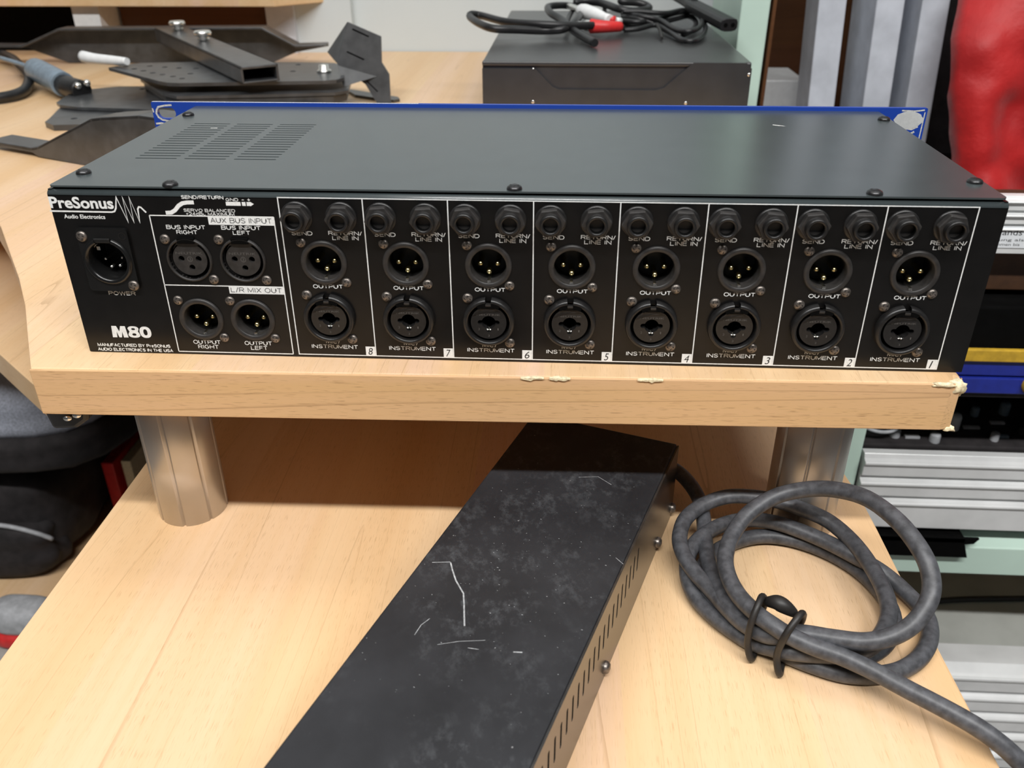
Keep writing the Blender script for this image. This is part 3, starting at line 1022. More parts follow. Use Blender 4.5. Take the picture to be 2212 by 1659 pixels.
letter(rp, 'PreSonus', -213.0, -183.0, 74.0, 79.5, bold=0.028)
letter(rp, 'Audio Electronics', -207.8, -188.3, 69.2, 71.2, bold=0.02)
lg = MB()
lg.ribbon([(-213.8, 72.65), (-184.6, 72.55), (-183.2, 72.9), (-182.2, 74.4), (-180.9, 79.6), (-177.9, 68.0), (-178.0, 79.6), (-175.2, 68.0), (-174.9, 79.6), (-172.4, 68.0),
           (-172.0, 74.2), (-171.3, 75.2), (-170.4, 75.0), (-168.4, 72.6)], 0.72, -0.07)
lg.build('logo_wave', 'print', rp)
ic = MB()
ic.ribbon([(-159.2, 72.6), (-156.6, 72.75), (-154.6, 73.9), (-152.6, 76.0), (-150.6, 77.2), (-148.4, 77.6), (-145.2, 77.7)], 1.8, -0.07)
ic.build('cable_icon', 'print', rp)
ic = MB()
ic.quad_y(-130.4, -123.6, 76.4, 78.2, -0.07).quad_y(-123.0, -121.3, 76.4, 78.2, -0.07).quad_y(-120.8, -119.2, 76.4, 78.2, -0.07)
ic.add([(-119.2, -0.07, 76.2), (-117.5, -0.07, 77.3), (-119.2, -0.07, 78.4)], [(0, 1, 2)])
ic.build('plug_icon', 'print', rp)
stroke(rp, 'GND', -130.2, -124.4, 78.5, 79.9, 0.24)
letter(rp, '-', -122.8, -121.8, 79.0, 79.3)
letter(rp, '+', -120.2, -119.0, 78.6, 79.8, bold=0.02)

# ================================================================== POWER SUPPLY with its cord
DX, DY = 0.3320, 0.9433
FR = Vector((91.8, 46.5))
dv = Vector((DX, DY))
nv = Vector((DY, -DX))     # to the right side of the box
FRc = FR
LEN, WID, Z0, Z1 = 300.0, 89.5, -124.6, -75.0


def P2(t, s, z):
    q = FRc - dv * t - nv * s
    return (q.x, q.y, z)


psu = thing('power_supply', 'scuffed black metal power supply box lying on the lower desk', 'power supply', (0, -60, -125))
mb = MB()
mb.prism([P2(0, 0.8, Z0), P2(LEN, 0.8, Z0), P2(LEN, WID, Z0), P2(0, WID, Z0)], (0, 0, Z1 - Z0))
mb.build('case', 'psu', psu, 1.2)
# right side sheet with rows of vent slots
lps = [[(0.5, Z0), (LEN - 0.5, Z0), (LEN - 0.5, Z1 - 0.8), (0.5, Z1 - 0.8)]]
t = 84.0
while t < LEN - 14:
    lps.append(rrect(t - 1.0, t + 1.0, -101, -86.0, 0.95, 3))
    t += 7.1
vs, fs = fill2d(lps, 1.0)
sd = MB()
sd.add([P2(x, 0.75 - z, y) for x, y, z in vs], fs)
sd.build('side_sheet', 'psu_side', psu)
MB().prism([P2(80, 0.78, -104), P2(LEN - 8, 0.78, -104), P2(LEN - 8, 0.78, -83), P2(80, 0.78, -83)], (nv.x * 0.06, nv.y * 0.06, 0)).build('slot_backing', 'inside', psu)
for t in (3.0, 37, 135, 232):
    p = P2(t, -0.25, -118.5)
    mb = MB().lathe([(3.2, 0), (3.1, 1.0), (2.2, 2.2), (0, 2.7)], (0, 0, 0), 'x', 16)
    ang = math.atan2(nv.y, nv.x)
    mb.v = [(p[0] + x * math.cos(ang) - y * math.sin(ang), p[1] + x * math.sin(ang) + y * math.cos(ang), p[2] + z) for x, y, z in mb.v]
    mb.build('case_screw', 'screw', psu)
SCR = [([(-26.6, -61.4), (-25.2, -66.3), (-22.7, -73.5), (-18.3, -81.8), (-17.4, -87.9), (-15.7, -101.6)], 0.95),
       ([(-35.3, -61.9), (-26.7, -61.1)], 0.5), ([(6.0, -115.0), (9.8, -115.0)], 0.9), ([(-13.0, -113.8), (-8.4, -114.4)], 0.45),
       ([(-36.3, -107.8), (-34.4, -102.0), (-31.2, -98.0)], 0.4), ([(-25.9, -112.7), (-17.0, -110.4), (-6.1, -109.2)], 0.3),
       ([(51.1, -53.8), (54.4, -58.2)], 0.35), ([(34.2, 10.7), (44.7, 11.7), (51.5, 4.7)], 0.35)]
for pts, wd in SCR:
    mb = MB().ribbon(pts, wd * 0.72)
    mb.v = [(x, z, -74.95) for x, y, z in mb.v]
    mb.build('scratch', 'scuff', psu)
mb = MB()
for k in range(110):
    a, b = random.gauss(0.47, 0.16), random.gauss(0.45, 0.25)
    if not (0.02 < a < 0.97 and 0.03 < b < 0.97):
        continue
    x, y, _ = P2(a * 260, b * WID, 0)
    r = random.uniform(0.08, 0.22)
    e = random.uniform(0.8, 3.2)
    mb.add([(x + r * e * math.cos(q + 0.6) * 0.7, y + r * math.sin(q), -74.95) for q in (0, 1.3, 2.6, 3.9, 5.2)], [(0, 1, 2, 3, 4)])
o = mb.build('paint_specks', 'scuff', psu)
o['kind'] = 'stuff'

CABLE = [(84.0, 64.3, -101.0), (94.0, 60.3, -103.0), (101.1, 50.1, -105.0), (105.9, 39.7, -109.0), (106.6, 25.0, -111.0), (105.1, 7.0, -112.0), (104.4, -11.1, -112.0), (105.3, -26.5, -111.0), (107.8, -41.8, -110.0), (112.9, -52.8, -110.0), (118.7, -59.4, -111.0), (132.6, -65.7, -116.0), (146.7, -68.9, -119.0), (162.9, -69.8, -120.0), (180.9, -60.6, -120.0), (192.4, -44.2, -120.0), (194.0, -25.6, -120.0), (187.5, -6.1, -120.0), (175.3, 8.9, -120.0), (158.6, 19.2, -120.0), (142.2, 22.1, -120.0), (126.7, 17.4, -120.0), (111.7, 6.7, -120.0), (101.9, -8.1, -120.0), (99.4, -22.7, -120.0), (104.2, -36.9, -120.0), (111.9, -50.1, -120.0), (120.2, -57.6, -120.0), (133.1, -66.0, -120.0), (145.9, -72.8, -120.0), (158.8, -77.3, -120.0), (172.7, -77.4, -120.0), (185.9, -73.8, -120.0), (197.9, -65.2, -120.0), (207.1, -52.1, -120.0), (210.8, -37.2, -120.0), (206.0, -22.0, -119.0), (196.9, -10.0, -116.0), (184.0, -4.4, -111.0), (171.1, 7.9, -111.0), (156.9, 18.0, -111.0), (143.7, 24.1, -111.0), (129.2, 24.7, -111.0), (114.8, 18.6, -111.0), (102.5, 7.5, -111.0), (94.6, -5.2, -113.0), (93.1, -18.0, -117.0), (96.2, -30.2, -120.0), (103.3, -43.1, -120.0), (112.4, -53.7, -120.0), (120.4, -61.4, -119.0), (133.0, -71.3, -113.0), (146.4, -73.5, -112.0), (160.2, -73.7, -111.0), (172.4, -68.6, -110.0), (182.3, -57.2, -109.0), (187.6, -43.3, -108.0), (188.1, -25.6, -107.0), (183.3, -2.7, -105.0), (173.8, 14.6, -103.0), (161.2, 22.6, -101.0), (148.4, 29.9, -101.0), (134.4, 33.3, -101.0), (119.5, 32.5, -101.0), (105.4, 26.6, -103.0), (95.2, 16.8, -105.0), (90.4, 3.8, -107.0), (90.9, -8.3, -109.0), (95.9, -21.2, -111.0), (102.8, -32.8, -112.0), (109.2, -47.5, -111.0), (115.6, -58.5, -110.0), (125.1, -67.0, -108.0), (137.8, -69.8, -103.0), (151.3, -74.0, -101.0), (164.7, -77.3, -99.0), (176.7, -76.9, -95.0), (186.1, -73.6, -89.0), (192.8, -67.1, -81.0), (195.0, -58.5, -75.0), (192.9, -48.2, -69.0), (187.0, -31.8, -65.0), (177.8, -14.1, -65.0), (165.8, -1.6, -69.0), (153.1, 5.9, -75.0), (138.3, 6.7, -81.0), (124.0, -0.9, -87.0), (114.4, -12.0, -93.0), (109.5, -24.8, -97.0), (109.4, -37.2, -99.0), (112.7, -49.8, -100.0), (119.0, -61.2, -100.0), (124.7, -68.0, -100.0), (131.7, -73.5, -101.0), (141.9, -77.7, -103.0), (154.9, -81.6, -105.0), (167.9, -87.9, -107.0), (179.7, -96.2, -108.0), (191.2, -103.9, -109.0), (202.5, -111.1, -111.0), (212.0, -116.7, -115.0), (222.1, -120.9, -123.0), (240.4, -118.6, -145.0), (268.6, -106.9, -185.0), (285, -98, -230)]
CABLE = [(x, y, max(z, -120.6) if x < 214 else z) for x, y, z in CABLE]
MB().tube(CABLE, 4.25, 14, sub=5).build('power_cord', 'rubber', psu)
MB().tube([(80, 65.9, -100.5), (92, 61.1, -102.5)], 6.0, 14, sub=1).build('cord_grommet', 'cord', psu)
tie = thing('cable_tie', 'black rubber tie with two loops round the coiled grey cable', 'cable tie', (126, -62, -125))
T1 = [(117.9, -68.8, -122.0), (115.2, -67.5, -113.0), (115.4, -66.7, -101.0), (118.5, -62.0, -93.6), (122.0, -55.0, -94.6), (126.1, -47.5, -105.0), (126.0, -45.8, -116.0), (123.0, -55.9, -123.2)]
T2 = [(129.4, -77.4, -122.0), (127.5, -74.7, -113.0), (128.5, -76.6, -99.0), (133.7, -72.5, -91.6), (137.6, -67.4, -92.6), (141.2, -59.9, -103.0), (140.2, -56.8, -117.0), (133.5, -66.7, -123.2)]
for T in (T1, T2):
    MB().tube(T, 1.7, 10, closed=True, sub=6).build('loop', 'tie', tie)
MB().tube([(124.3, -54.9, -98.0), (127.9, -58.8, -94.5), (131.7, -60.6, -95.5), (136.5, -60.9, -99.0)], lambda u: 2.2 + 1.6 * math.sin(math.pi * u), 12, sub=5).build('toggle', 'tie', tie)

# ================================================================== BACK OF THE SHELF: mounting hardware
GRP = 'loose steel mounting hardware piled on the shelf'


def channel(name, label, p0, ang, prof, depth, bottom, open_front):
    """bent steel arm: top flange follows prof (s, z), one upright web"""
    d = Vector((math.cos(ang), math.sin(ang)))
    nn = Vector((-d.y, d.x))
    t = thing(name, label, 'bracket', (p0[0], p0[1], 0), GRP)

    def Q(s, k, z):
        return (p0[0] + d.x * s + nn.x * k, p0[1] + d.y * s + nn.y * k, z)
    mb = MB()
    for (s0, z0), (s1, z1) in zip(prof[:-1], prof[1:]):
        mb.prism([Q(s0, 0, z0), Q(s1, 0, z1), Q(s1, 0, z1 - 3), Q(s0, 0, z0 - 3)], (nn.x * depth, nn.y * depth, 0))
    mb.build('top_flange', 'steel_black', t, 0.6)
    k = depth - 3 if open_front else 0.0
    pts = [Q(s, k, z - 0.5) for s, z in prof] + [Q(s, k, z) for s, z in bottom[::-1]]
    MB().prism(pts, (nn.x * 3, nn.y * 3, 0)).build('web', 'steel_black', t)
    return t


# front arm, running behind the preamp
ang = math.atan2(-28, 62)
channel('steel_bracket', 'bent black steel mounting arm nearest the preamp', (-454, 372), ang,
        [(-60, 8), (2, 8), (12, 10), (92, 42), (104, 44), (150, 50), (240, 50)], 26,
        [(-60, 4), (2, 4), (10, 1), (240, 1)], False)
# rear arm
channel('steel_bracket', 'long bent black steel mounting arm at the back under the upper shelf', (-790, 856), math.atan2(6, 390),
        [(0, 27), (52, 27), (62, 30), (112, 49), (396, 51), (440, 28), (480, 29)], 26,
        [(0, 19), (50, 20), (104, 1), (396, 1), (434, 16), (480, 24)], True)
# square tube arm
ta, tb = Vector((-524, 866)), Vector((-297, 552))
d = (tb - ta).normalized()
nn = Vector((-d.y, d.x))
tub = thing('tube_arm', 'black square steel tube arm with two silver screws', 'bracket', (ta.x, ta.y, 30), GRP)
hw = 20.0
mb = MB()
for (a0, a1, z0, z1) in ((-hw, hw, 47.5, 50.5), (-hw, hw, 33.2, 35.5), (-hw, -hw + 2.5, 33.2, 50.5), (hw - 2.5, hw, 33.2, 50.5)):
    pts = [(ta.x + nn.x * a, ta.y + nn.y * a, z) for a, z in ((a0, z0), (a1, z0), (a1, z1), (a0, z1))]
    mb.prism(pts, (tb.x - ta.x, tb.y - ta.y, 0))
mb.build('tube', 'steel_black', tub, 0.8)
for x, y in ((-496, 829), (-424, 731)):
    MB().lathe([(5, 50.5), (5, 52), (7.5, 52), (7.5, 53.5), (6, 56), (10, 57), (11, 60), (9, 62.5), (0, 63)], (x, y, 0), 'z', 20).build('thumb_screw', 'silver', tub)


def flat_plate(name, label, outline, z, t, holes=(), skirt=0):
    vs, fs = fill2d([outline] + [circle(x, y, 3.4, 14) for x, y in holes], t)
    o = thing(name, label, 'bracket', (outline[0][0], outline[0][1], z), GRP)
    MB().add([(x, y, z + zz) for x, y, zz in vs], fs).build('plate', 'steel_black', o)
    if skirt:
        cx = sum(p[0] for p in outline) / len(outline)
        cy = sum(p[1] for p in outline) / len(outline)
        ins = [(cx + (x - cx) * 0.975, cy + (y - cy) * 0.97) for x, y in outline]
        MB().prism([(x, y, z - skirt) for x, y in ins], (0, 0, skirt - 0.1)).build('body', 'steel_black', o, 1.0)
    return o


flat_plate('mounting_plate', 'perforated black steel plate under the tube arm',
           [(-509, 648), (-500, 668), (-486, 682), (-424, 692), (-300, 694), (-254, 690), (-236, 672), (-229, 642), (-219, 592), (-224, 578), (-240, 572), (-386, 553), (-400, 555), (-412, 563)],
           28.5, 3.5, [(-492, 656), (-474.6, 640), (-458, 627), (-441.5, 614), (-425.7, 603.5), (-409, 592), (-394, 580), (-397, 611), (-404, 645), (-425, 648), (-444, 653), (-465, 660), (-286, 630), (-293, 676)])
mb = MB().lathe([(0, 32), (8, 32), (8, 34.5), (5.5, 35), (5.5, 40), (0, 41)], (-249, 625, 0), 'z', 16)
p = mb.build('bolt', 'silver', bpy.data.objects['mounting_plate'])
flat_plate('mounting_plate', 'rounded black steel box plate beneath the perforated plate',
           [(-408, 556), (-386, 540), (-300, 552), (-224, 566), (-212, 580), (-222, 636), (-250, 668), (-420, 676), (-470, 640)],
           18, 3.0, (), 8)
flat_plate('mounting_plate', 'broad black steel plate jutting out left below the tube arm',
           [(-530, 560), (-520, 548), (-495, 537), (-400, 528), (-300, 530), (-240, 545), (-240, 640), (-330, 668), (-505, 655), (-545, 628)],
           6.5, 3.2, [(-470, 640)], 0)
flat_plate('mounting_plate', 'small grey-black steel plate lying flat on the shelf',
           [(-506, 500), (-502, 484), (-486, 470), (-420, 480), (-420, 590), (-535, 590)], 0.3, 5.5, [(-480, 500)], 0)
# folded bracket with slots standing on its end
fb_ = thing('folded_bracket', 'folded black steel bracket with long slots standing behind the preamp', 'bracket', (-200, 620, 0), GRP)
vs, fs = fill2d([[(-231, 43), (-217, 84), (-181, 70), (-181, 44), (-173, 32), (-172, 0), (-186, 0), (-200, 22)],
                 [(-213, 76.5), (-212, 78), (-194, 70.5), (-195, 69)], [(-220, 54), (-219, 55.5), (-200, 47.5), (-201, 46)], [(-199, 25), (-198, 26), (-186, 15), (-187, 14)]], 2.5)
MB().add([(x, 612 + (y - 20) * 0.25 - z, y) for x, y, z in vs], fs).build('slotted_face', 'steel_black', fb_)
MB().prism([(-228, 616, 44), (-216, 626, 81), (-182, 622, 68), (-182, 616, 44), (-174, 613, 31), (-186, 607, 4), (-199, 611, 24)], (0, 2, 0)).build('slot_shade_sheet', 'inside', fb_)  # black sheet added behind the slots so they look dark
MB().prism([(-217, 627, 84), (-231, 617.5, 43), (-246, 640, 51)], (-1.5, 1.5, 0)).build('side_wing', 'steel_black', fb_)
MB().prism([(-231, 617, 43), (-187, 612, 30), (-221, 595, 22)], (0, 2, 1.5)).build('lower_wing', 'steel_black', fb_)
vs, fs = fill2d([[(-244, 690), (-222, 650), (-196, 634), (-172, 622), (-166, 628), (-170, 640), (-200, 660)], circle(-182, 634, 3, 12)], 3)
MB().add([(x, y, 0.2 + z) for x, y, z in vs], fs).build('base_foot', 'steel_black', fb_)

# cables and plug at the far left
cb = thing('signal_cable', 'black signal cable with a blue-grey connector among the brackets', 'cable', (-640, 700, 0))
MB().tube([(-900, 900, 12), (-800, 880, 14), (-740, 830, 16), (-690, 770, 12), (-640, 700, 10), (-610, 630, 7), (-625, 592, 6.6), (-680, 590, 6.6), (-760, 620, 6.6), (-900, 640, 6.6)], 6.0, 10, sub=6).build('cable', 'cord', cb)
MB().tube([(-708, 757, 26), (-672, 732, 24), (-640, 709, 22)], 2.6, 10, sub=3).build('cable_tail', 'blue_grey', cb)
MB().tube([(-645, 713, 22), (-632, 702, 22), (-620, 690, 21), (-575, 646, 18), (-556, 628, 16)], lambda u: 5 + 9 * min(1, u * 2.2), 14, sub=4).build('connector_body', 'blue_grey', cb)
MB().tube([(-557, 629, 16), (-535, 612, 15), (-522, 604, 14)], 11.5, 14, sub=2).build('connector_nose', 'cord', cb)
for x, y, z in ((-524, 600, 20), (-516, 606, 22)):
    MB().superbox((x, y, z), (4, 4, 4), 2, 10).build('connector_pin', 'silver', cb)
o = MB().tube([(-552, 676, 40), (-535, 668, 38.8), (-500, 656, 38.2), (-486, 650, 38.6)], lambda u: 6.5 - 3.0 * max(0, u - 0.2), 12, sub=4).build('white_rod', 'white_plastic')
tag(o, 'small white rod lying across the black steel plates', 'rod')

# raised shelf at the back left
us = thing('back_shelf', 'beech shelf board on supports against the back wall', 'shelf', (-800, 970, 0))
MB().prism([(-1500, 930, 70), (-394, 930, 70), (-330, 1008, 70), (-1500, 1008, 70)], (0, 0, 22)).build('shelf_board', 'wood_top', us, 1)
MB().box(-700, -660, 945, 1010, 0.2, 69.8).build('support', 'white_plastic', us)
MB().box(-426, -384, 985, 1010, 0.2, 69.8).build('support', 'alu_grey', us)
MB().box(-655, -430, 1000, 1010, 0.2, 69.8).build('dark_backing', 'wood_brown', us)
MB().box(-1500, -705, 1000, 1010, 0.2, 69.8).build('dark_backing', 'inside', us)  # black sheet standing in for the dark gap under this shelf
structure(tag(MB().box(-384, -300, 996, 1011.5, -850, 1500).build('trim_1', 'wall'), 'pale boxed-in strip of wall', 'wall'))

# ================================================================== BLACK RECORDER BOX with cables on it
bx = thing('recorder_box', 'flat black metal equipment case behind the preamp', 'case', (66, 650, 0))
BX0, BX1, BY0, BY1, BZ = -54.5, 188.0, 448.0, 880.0, 71.0
MB().box(BX0, BX1, BY0 + 3, BY1, 4, BZ).build('case', 'case', bx, 1.5)
# front face with the recessed handle-shaped field
vs, fs = fill2d([[(BX0, 4), (BX1, 4), (BX1, BZ - 5), (BX1 - 5, BZ), (136, BZ), (111, 49), (104, 47), (16, 47), (10, 49.5), (-6, 65), (BX0, 65)]], 3.0)
MB().add([(x, BY0 + 3 - z, y) for x, y, z in vs], fs).build('front_plate', 'case', bx, 0.5)
MB().box(BX0, 137, BY0 + 0.6, BY0 + 8, BZ - 3.5, BZ + 0.2).build('top_lip', 'case', bx, 1.0)
for x, z in ((-8, 64), (186, 61), (-8, 36), (132, 36)):
    pan_screw('case_screw', 1.6, 0.9, 'silver', bx, (x, BY0 + (0 if x != -8 or z < 60 else 3), z), '-y', False)
for x in (BX0 + 20, BX1 - 20):
    for y in (BY0 + 25, BY1 - 25):
        MB().lathe([(9, 0), (10, 4), (0, 4)], (x, y, 0.05), 'z', 16).build('foot', 'cord', bx)

BC = 1.0
CORD = [(89.9, 689.7, 78.0), (59.3, 626.3, 82.0), (29.3, 601.6, 84.0), (-1.3, 592.1, 86.0), (-42.5, 614.1, 86.0), (-72.6, 652.4, 88.0), (-83.4, 647.3, 90.0), (-84.1, 638.0, 88.0), (-71.0, 600.5, 86.0), (-53.6, 575.1, 84.0), (-28.3, 583.1, 82.0), (-1.3, 593.5, 80.0), (20.1, 595.2, 82.0), (34.3, 656.7, 86.0), (36.9, 748.6, 86.0), (22.8, 761.4, 88.0), (8.8, 743.3, 90.0), (-1.2, 723.0, 90.0), (3.1, 680.5, 88.0), (16.6, 647.1, 84.0), (27.9, 599.1, 80.0), (39.8, 566.1, 77.0), (49.5, 536.8, 75.5)]
COIL4 = [(29.7, 753.4, 92.0), (45.5, 758.3, 94.0), (64.5, 745.2, 92.0), (80.2, 708.3, 90.0), (95.2, 705.3, 88.0), (110.9, 713.4, 88.0), (118.6, 746.1, 88.0), (106.7, 754.6, 92.0), (85.4, 749.9, 94.0), (95, 775, 96), (125, 800, 98), (150, 785, 97), (156.2, 764.7, 96.0)]
pc = thing('mains_lead', 'black mains cord with a flat two-hole plug on the black case', 'cord', (60, 640, 71))
MB().tube(CORD, 4.0, 10, sub=6).build('cord_loop', 'cord', pc)
MB().tube(COIL4, 4.2, 10, sub=6).build('cord_coil', 'cord', pc)
MB().tube([(152, 775, 97), (160, 742, 95.5), (166, 706, 93.5)], lambda u: 4.5 + 3 * u, 12, sub=4).build('strain_relief', 'cord', pc)
a, b = Vector((165, 708, 93.0)), Vector((191, 606, 84.5))
dd = (b - a)
sv = Vector((-dd.y, dd.x, 0)).normalized()
upv = dd.normalized().cross(sv)
if upv.z < 0:
    upv = -upv
ring = []
for i in range(16):
    t = 2 * math.pi * i / 16
    cxx, czz = math.cos(t), math.sin(t)
    k = (abs(cxx) ** 4 + abs(czz) ** 4) ** -0.25
    ring.append(tuple(a + sv * (9.5 * cxx * k) + upv * (6.5 * czz * k)))
pl = MB().prism(ring, tuple(dd)).build('plug', 'cord', pc, 0.8)
for q in (-4, 4):
    c = b + sv * q + dd.normalized() * 0.3
    MB().prism([tuple(c + sv * (2.2 * math.cos(t)) + upv * (2.2 * math.sin(t))) for t in [2 * math.pi * i / 12 for i in range(12)]], tuple(dd.normalized() * 0.2)).build('plug_hole', 'inside', pl)

COIL1 = [(81.8, 667.0, 82.0), (100.4, 653.7, 82.0), (123.7, 682.0, 82.0), (145.3, 703.1, 86.0), (165.5, 718.9, 86.0), (171.4, 678.6, 84.0), (162.6, 616.2, 82.0), (147.4, 590.3, 80.0), (134.8, 614.0, 80.0), (122.9, 654.2, 84.0), (100.9, 665.3, 87.0), (84.7, 694.2, 86.0)]
COIL2 = [(82.2, 668.8, 77.0), (104.5, 662.7, 77.0), (125.3, 679.3, 78.0), (147.4, 704.3, 80.0), (162.6, 719.5, 81.0), (167.2, 687.3, 79.0), (157.2, 631.7, 77.0), (139.4, 597.3, 75.0), (128.9, 631.0, 76.0), (120.2, 658.7, 79.0), (100.9, 662.9, 84.0), (84.2, 683.9, 84.0)]
COIL3 = [(83.5, 632.0, 76.0), (99.5, 636.5, 77.0), (119.6, 652.0, 79.0), (131.8, 612.6, 76.0), (139.2, 568.9, 74.5), (150.3, 563.8, 74.5), (163.3, 595.6, 76.0), (172.3, 646.7, 79.0), (172.0, 715.6, 84.0), (154.7, 714.3, 88.0), (131.5, 683.1, 88.0), (101.5, 677.7, 90.0), (83.5, 677.4, 90.0)]
COIL5 = [(20.0, 643.0, 80.0), (29.9, 748.5, 86.0), (47.6, 766.6, 90.0), (65.2, 762.1, 88.0), (65.5, 709.9, 82.0), (75.0, 657.6, 80.0), (83.3, 631.6, 78.0)]
ac = thing('audio_cable', 'coiled black audio cable with one white and one red plug', 'cable', (110, 640, 71))
for c in (COIL1, COIL2, COIL3, COIL5):
    MB().tube(c, 2.7, 10, sub=6).build('cable_coil', 'cord', ac)
w_ = MB().tube([(36.3, 705, 89), (41.2, 689.5, 89), (55, 662, 87.5), (68.2, 636.7, 86)], lambda u: 5.2 + 2.8 * math.sin(math.pi * min(1, u * 1.1 + 0.05)), 14, sub=5)
w_.build('white_plug', 'white_plastic', ac)
MB().tube([(23.6, 736.8, 90.0), (30, 721, 89.6), (37, 703, 89.0)], 3.6, 12, sub=2).build('plug_tip', 'silver', ac)
MB().tube([(66, 641, 86.2), (74, 640, 85)], 4.4, 12, sub=1).build('plug_band', 'red_plastic', ac)
MB().tube([(74, 640, 85), (80, 645, 84)], 3.2, 12, sub=1).build('plug_tail', 'white_plastic', ac)
MB().tube([(47.5, 620, 81.5), (55, 617, 81.5), (64.5, 616.1, 81.5), (79, 625.1, 80.5)], lambda u: 7.6 - 2.4 * u, 14, sub=5).build('red_plug', 'red_plastic', ac)
MB().tube([(31, 629, 82.5), (40, 625, 82), (48.5, 620, 81.5)], lambda u: 3.4 + 2.4 * (u > 0.5), 12, sub=4).build('plug_tip', 'silver', ac)
MB().tube([(117.9, 634.2, 82.0), (120.7, 618.4, 78.0), (120.4, 587.6, 73.6)], 1.6, 8, sub=4).build('twist_tie', 'tie', ac)

# ================================================================== RIGHT SIDE: partition, profiles, cloth, rack
o = MB().prism([(205, 650, -850), (236, 650, -850), (236, 850, -850), (205, 850, -850)], (6, 0, 1350)).build('mint_partition', 'mint', None, 1.5)
tag(o, 'pale mint painted upright panel beside the black case', 'panel')
o = MB().box(243.5, 247, 651, 850, -850, 500).build('trim_2', 'wood_brown')
structure(tag(o, 'brown edge strip on the mint panel', 'trim'))
o = MB().box(262, 1600, 985, 1008, -850, 900).build('brown_cabinet_board', 'wood_brown')
tag(o, 'dark brown board behind the leaning grey profiles', 'board')
o = MB().box(262, 330, 800, 900, -400, -3).build('white_box', 'white_plastic', None, 2)
tag(o, 'white box between the mint panel and grey profiles', 'box')


def profile_bar(x0, x1, dep, lab):
    mb = MB()
    y0 = 700.0
    # leaning: top shifts left by 0.05 per mm
    pts = [(x0, y0), (x1, y0), (x1, y0 + 6), (x1 - 7, y0 + 8), (x1 - 7, y0 + dep - 8), (x1, y0 + dep - 6), (x1, y0 + dep), (x0, y0 + dep)]
    mb.prism([(x + 0.055 * 500, y, -500) for x, y in pts], (-0.055 * 1100, 0, 1100))
    o = mb.build('aluminium_profile', 'alu_grey', None, 1.5)
    tag(o, lab, 'profile', 'grey upright profiles behind the preamp')


profile_bar(309.5, 340.5, 58, 'leftmost of three leaning grey aluminium profiles')
profile_bar(373.5, 404.5, 92, 'middle one of three leaning grey aluminium profiles')
profile_bar(423.5, 454.0, 62, 'grey leaning aluminium profile nearest the red cloth')

# red cloth hanging at the right
nx, nz = 46, 56
vs, fs = [], []
for j in range(nz + 1):
    z = -104 + 434 * j / nz
    prof = [(-230, 470), (-94, 462), (-49, 455), (15, 439), (65, 435), (110, 446), (200, 480), (330, 520)]
    for (za, xa), (zb, xb) in zip(prof[:-1], prof[1:]):
        if za <= z <= zb:
            xl = xa + (xb - xa) * (z - za) / (zb - za)
    for i in range(nx + 1):
        u = i / nx
        x = xl + u * 330
        fold = 20 * math.sin(u * 9 + z * 0.012) + 26 * noise.noise(Vector((u * 3.2, z * 0.011, 1.5))) + 9 * noise.noise(Vector((u * 9, z * 0.03, 4)))
        y = 585 + fold + 35 * (1 - min(1, u * 9)) ** 2 + (40 * max(0, (z - 20) / 90.0) if z < 110 else 40 + (z - 110) * 0.1)
        vs.append((x, y, z))
for j in range(nz):
    for i in range(nx):
        a = j * (nx + 1) + i
        fs.append((a, a + 1, a + nx + 2, a + nx + 1))
o = MB().add(vs, fs, True).build('red_cloth', 'red', None, solid=4)
tag(o, 'crumpled red cloth hanging at the right behind the preamp', 'cloth')
o = MB().box(480, 900, 800, 960, -100, 420).build('black_board', 'blackcloth', None, 6)  # plain block for the black area behind the cloth
tag(o, 'black board behind the red cloth', 'case')

rk = thing('storage_rack', 'mint painted metal rack with shelves right of the desk', 'rack', (600, 320, -850))
MB().box(288, 303, 306, 346, -850, -30).build('upright', 'mint', rk, 1)
MB().box(304, 1084, 322, 490, -90, -52).build('shelf_board', 'brown_shade', rk, 1)
MB().box(303, 1084, 560, 575, -850, -112).build('dark_backing', 'inside', rk)  # black sheet standing in for the dark background behind the rack
MB().box(303, 1100, 346, 560, -348, -330).build('shelf_board', 'wood_top', rk, 0.5)
MB().prism([(303, 300, -382), (303, 300, -349), (303, 318, -343), (303, 340, -343), (303, 340, -382)], (800, 0, 0)).build('beam', 'mint', rk, 1)
MB().box(303, 1084, 332, 558, -530, -511).build('shelf_board', 'grey_mat', rk, 1)
MB().box(1085, 1100, 306, 346, -850, -30).build('upright', 'mint', rk, 1)


def rail(label, x0, zt, pitch, nstep, y0, last=None, depth=40, chamfer=14):
    """extruded aluminium rail with stepped ridges on its face"""
    t = thing('aluminium_rail', label, 'rail', (x0, y0, zt - pitch * nstep), 'ridged aluminium rails on the rack')
    prof = []
    z = zt
    back = y0 + depth
    prof += [(back, z), (y0 + chamfer, z)]
    for k in range(nstep):
        h = pitch if (last is None or k < nstep - 1) else last
        prof += [(y0 + 4.0, z - pitch * 0.18), (y0 + 1.0, z - pitch * 0.24)]
        prof += [(y0 - 1.6 * math.sin(q), z - pitch * 0.33 + pitch * 0.08 * math.cos(q)) for q in (0.3, 0.8, 1.3, 1.8, 2.3, 2.8)]
        prof += [(y0 + 1.2, z - pitch * 0.43), (y0 + 1.2, z - h * 0.96), (y0 + 7, z - h)]
        z -= h
    prof.append((y0 + 4, z))
    prof.append((back, z))
    MB().prism([(x0, y, zz) for y, zz in prof], (620, 0, 0)).build('extrusion', 'alu', t, 0.4)
    return t


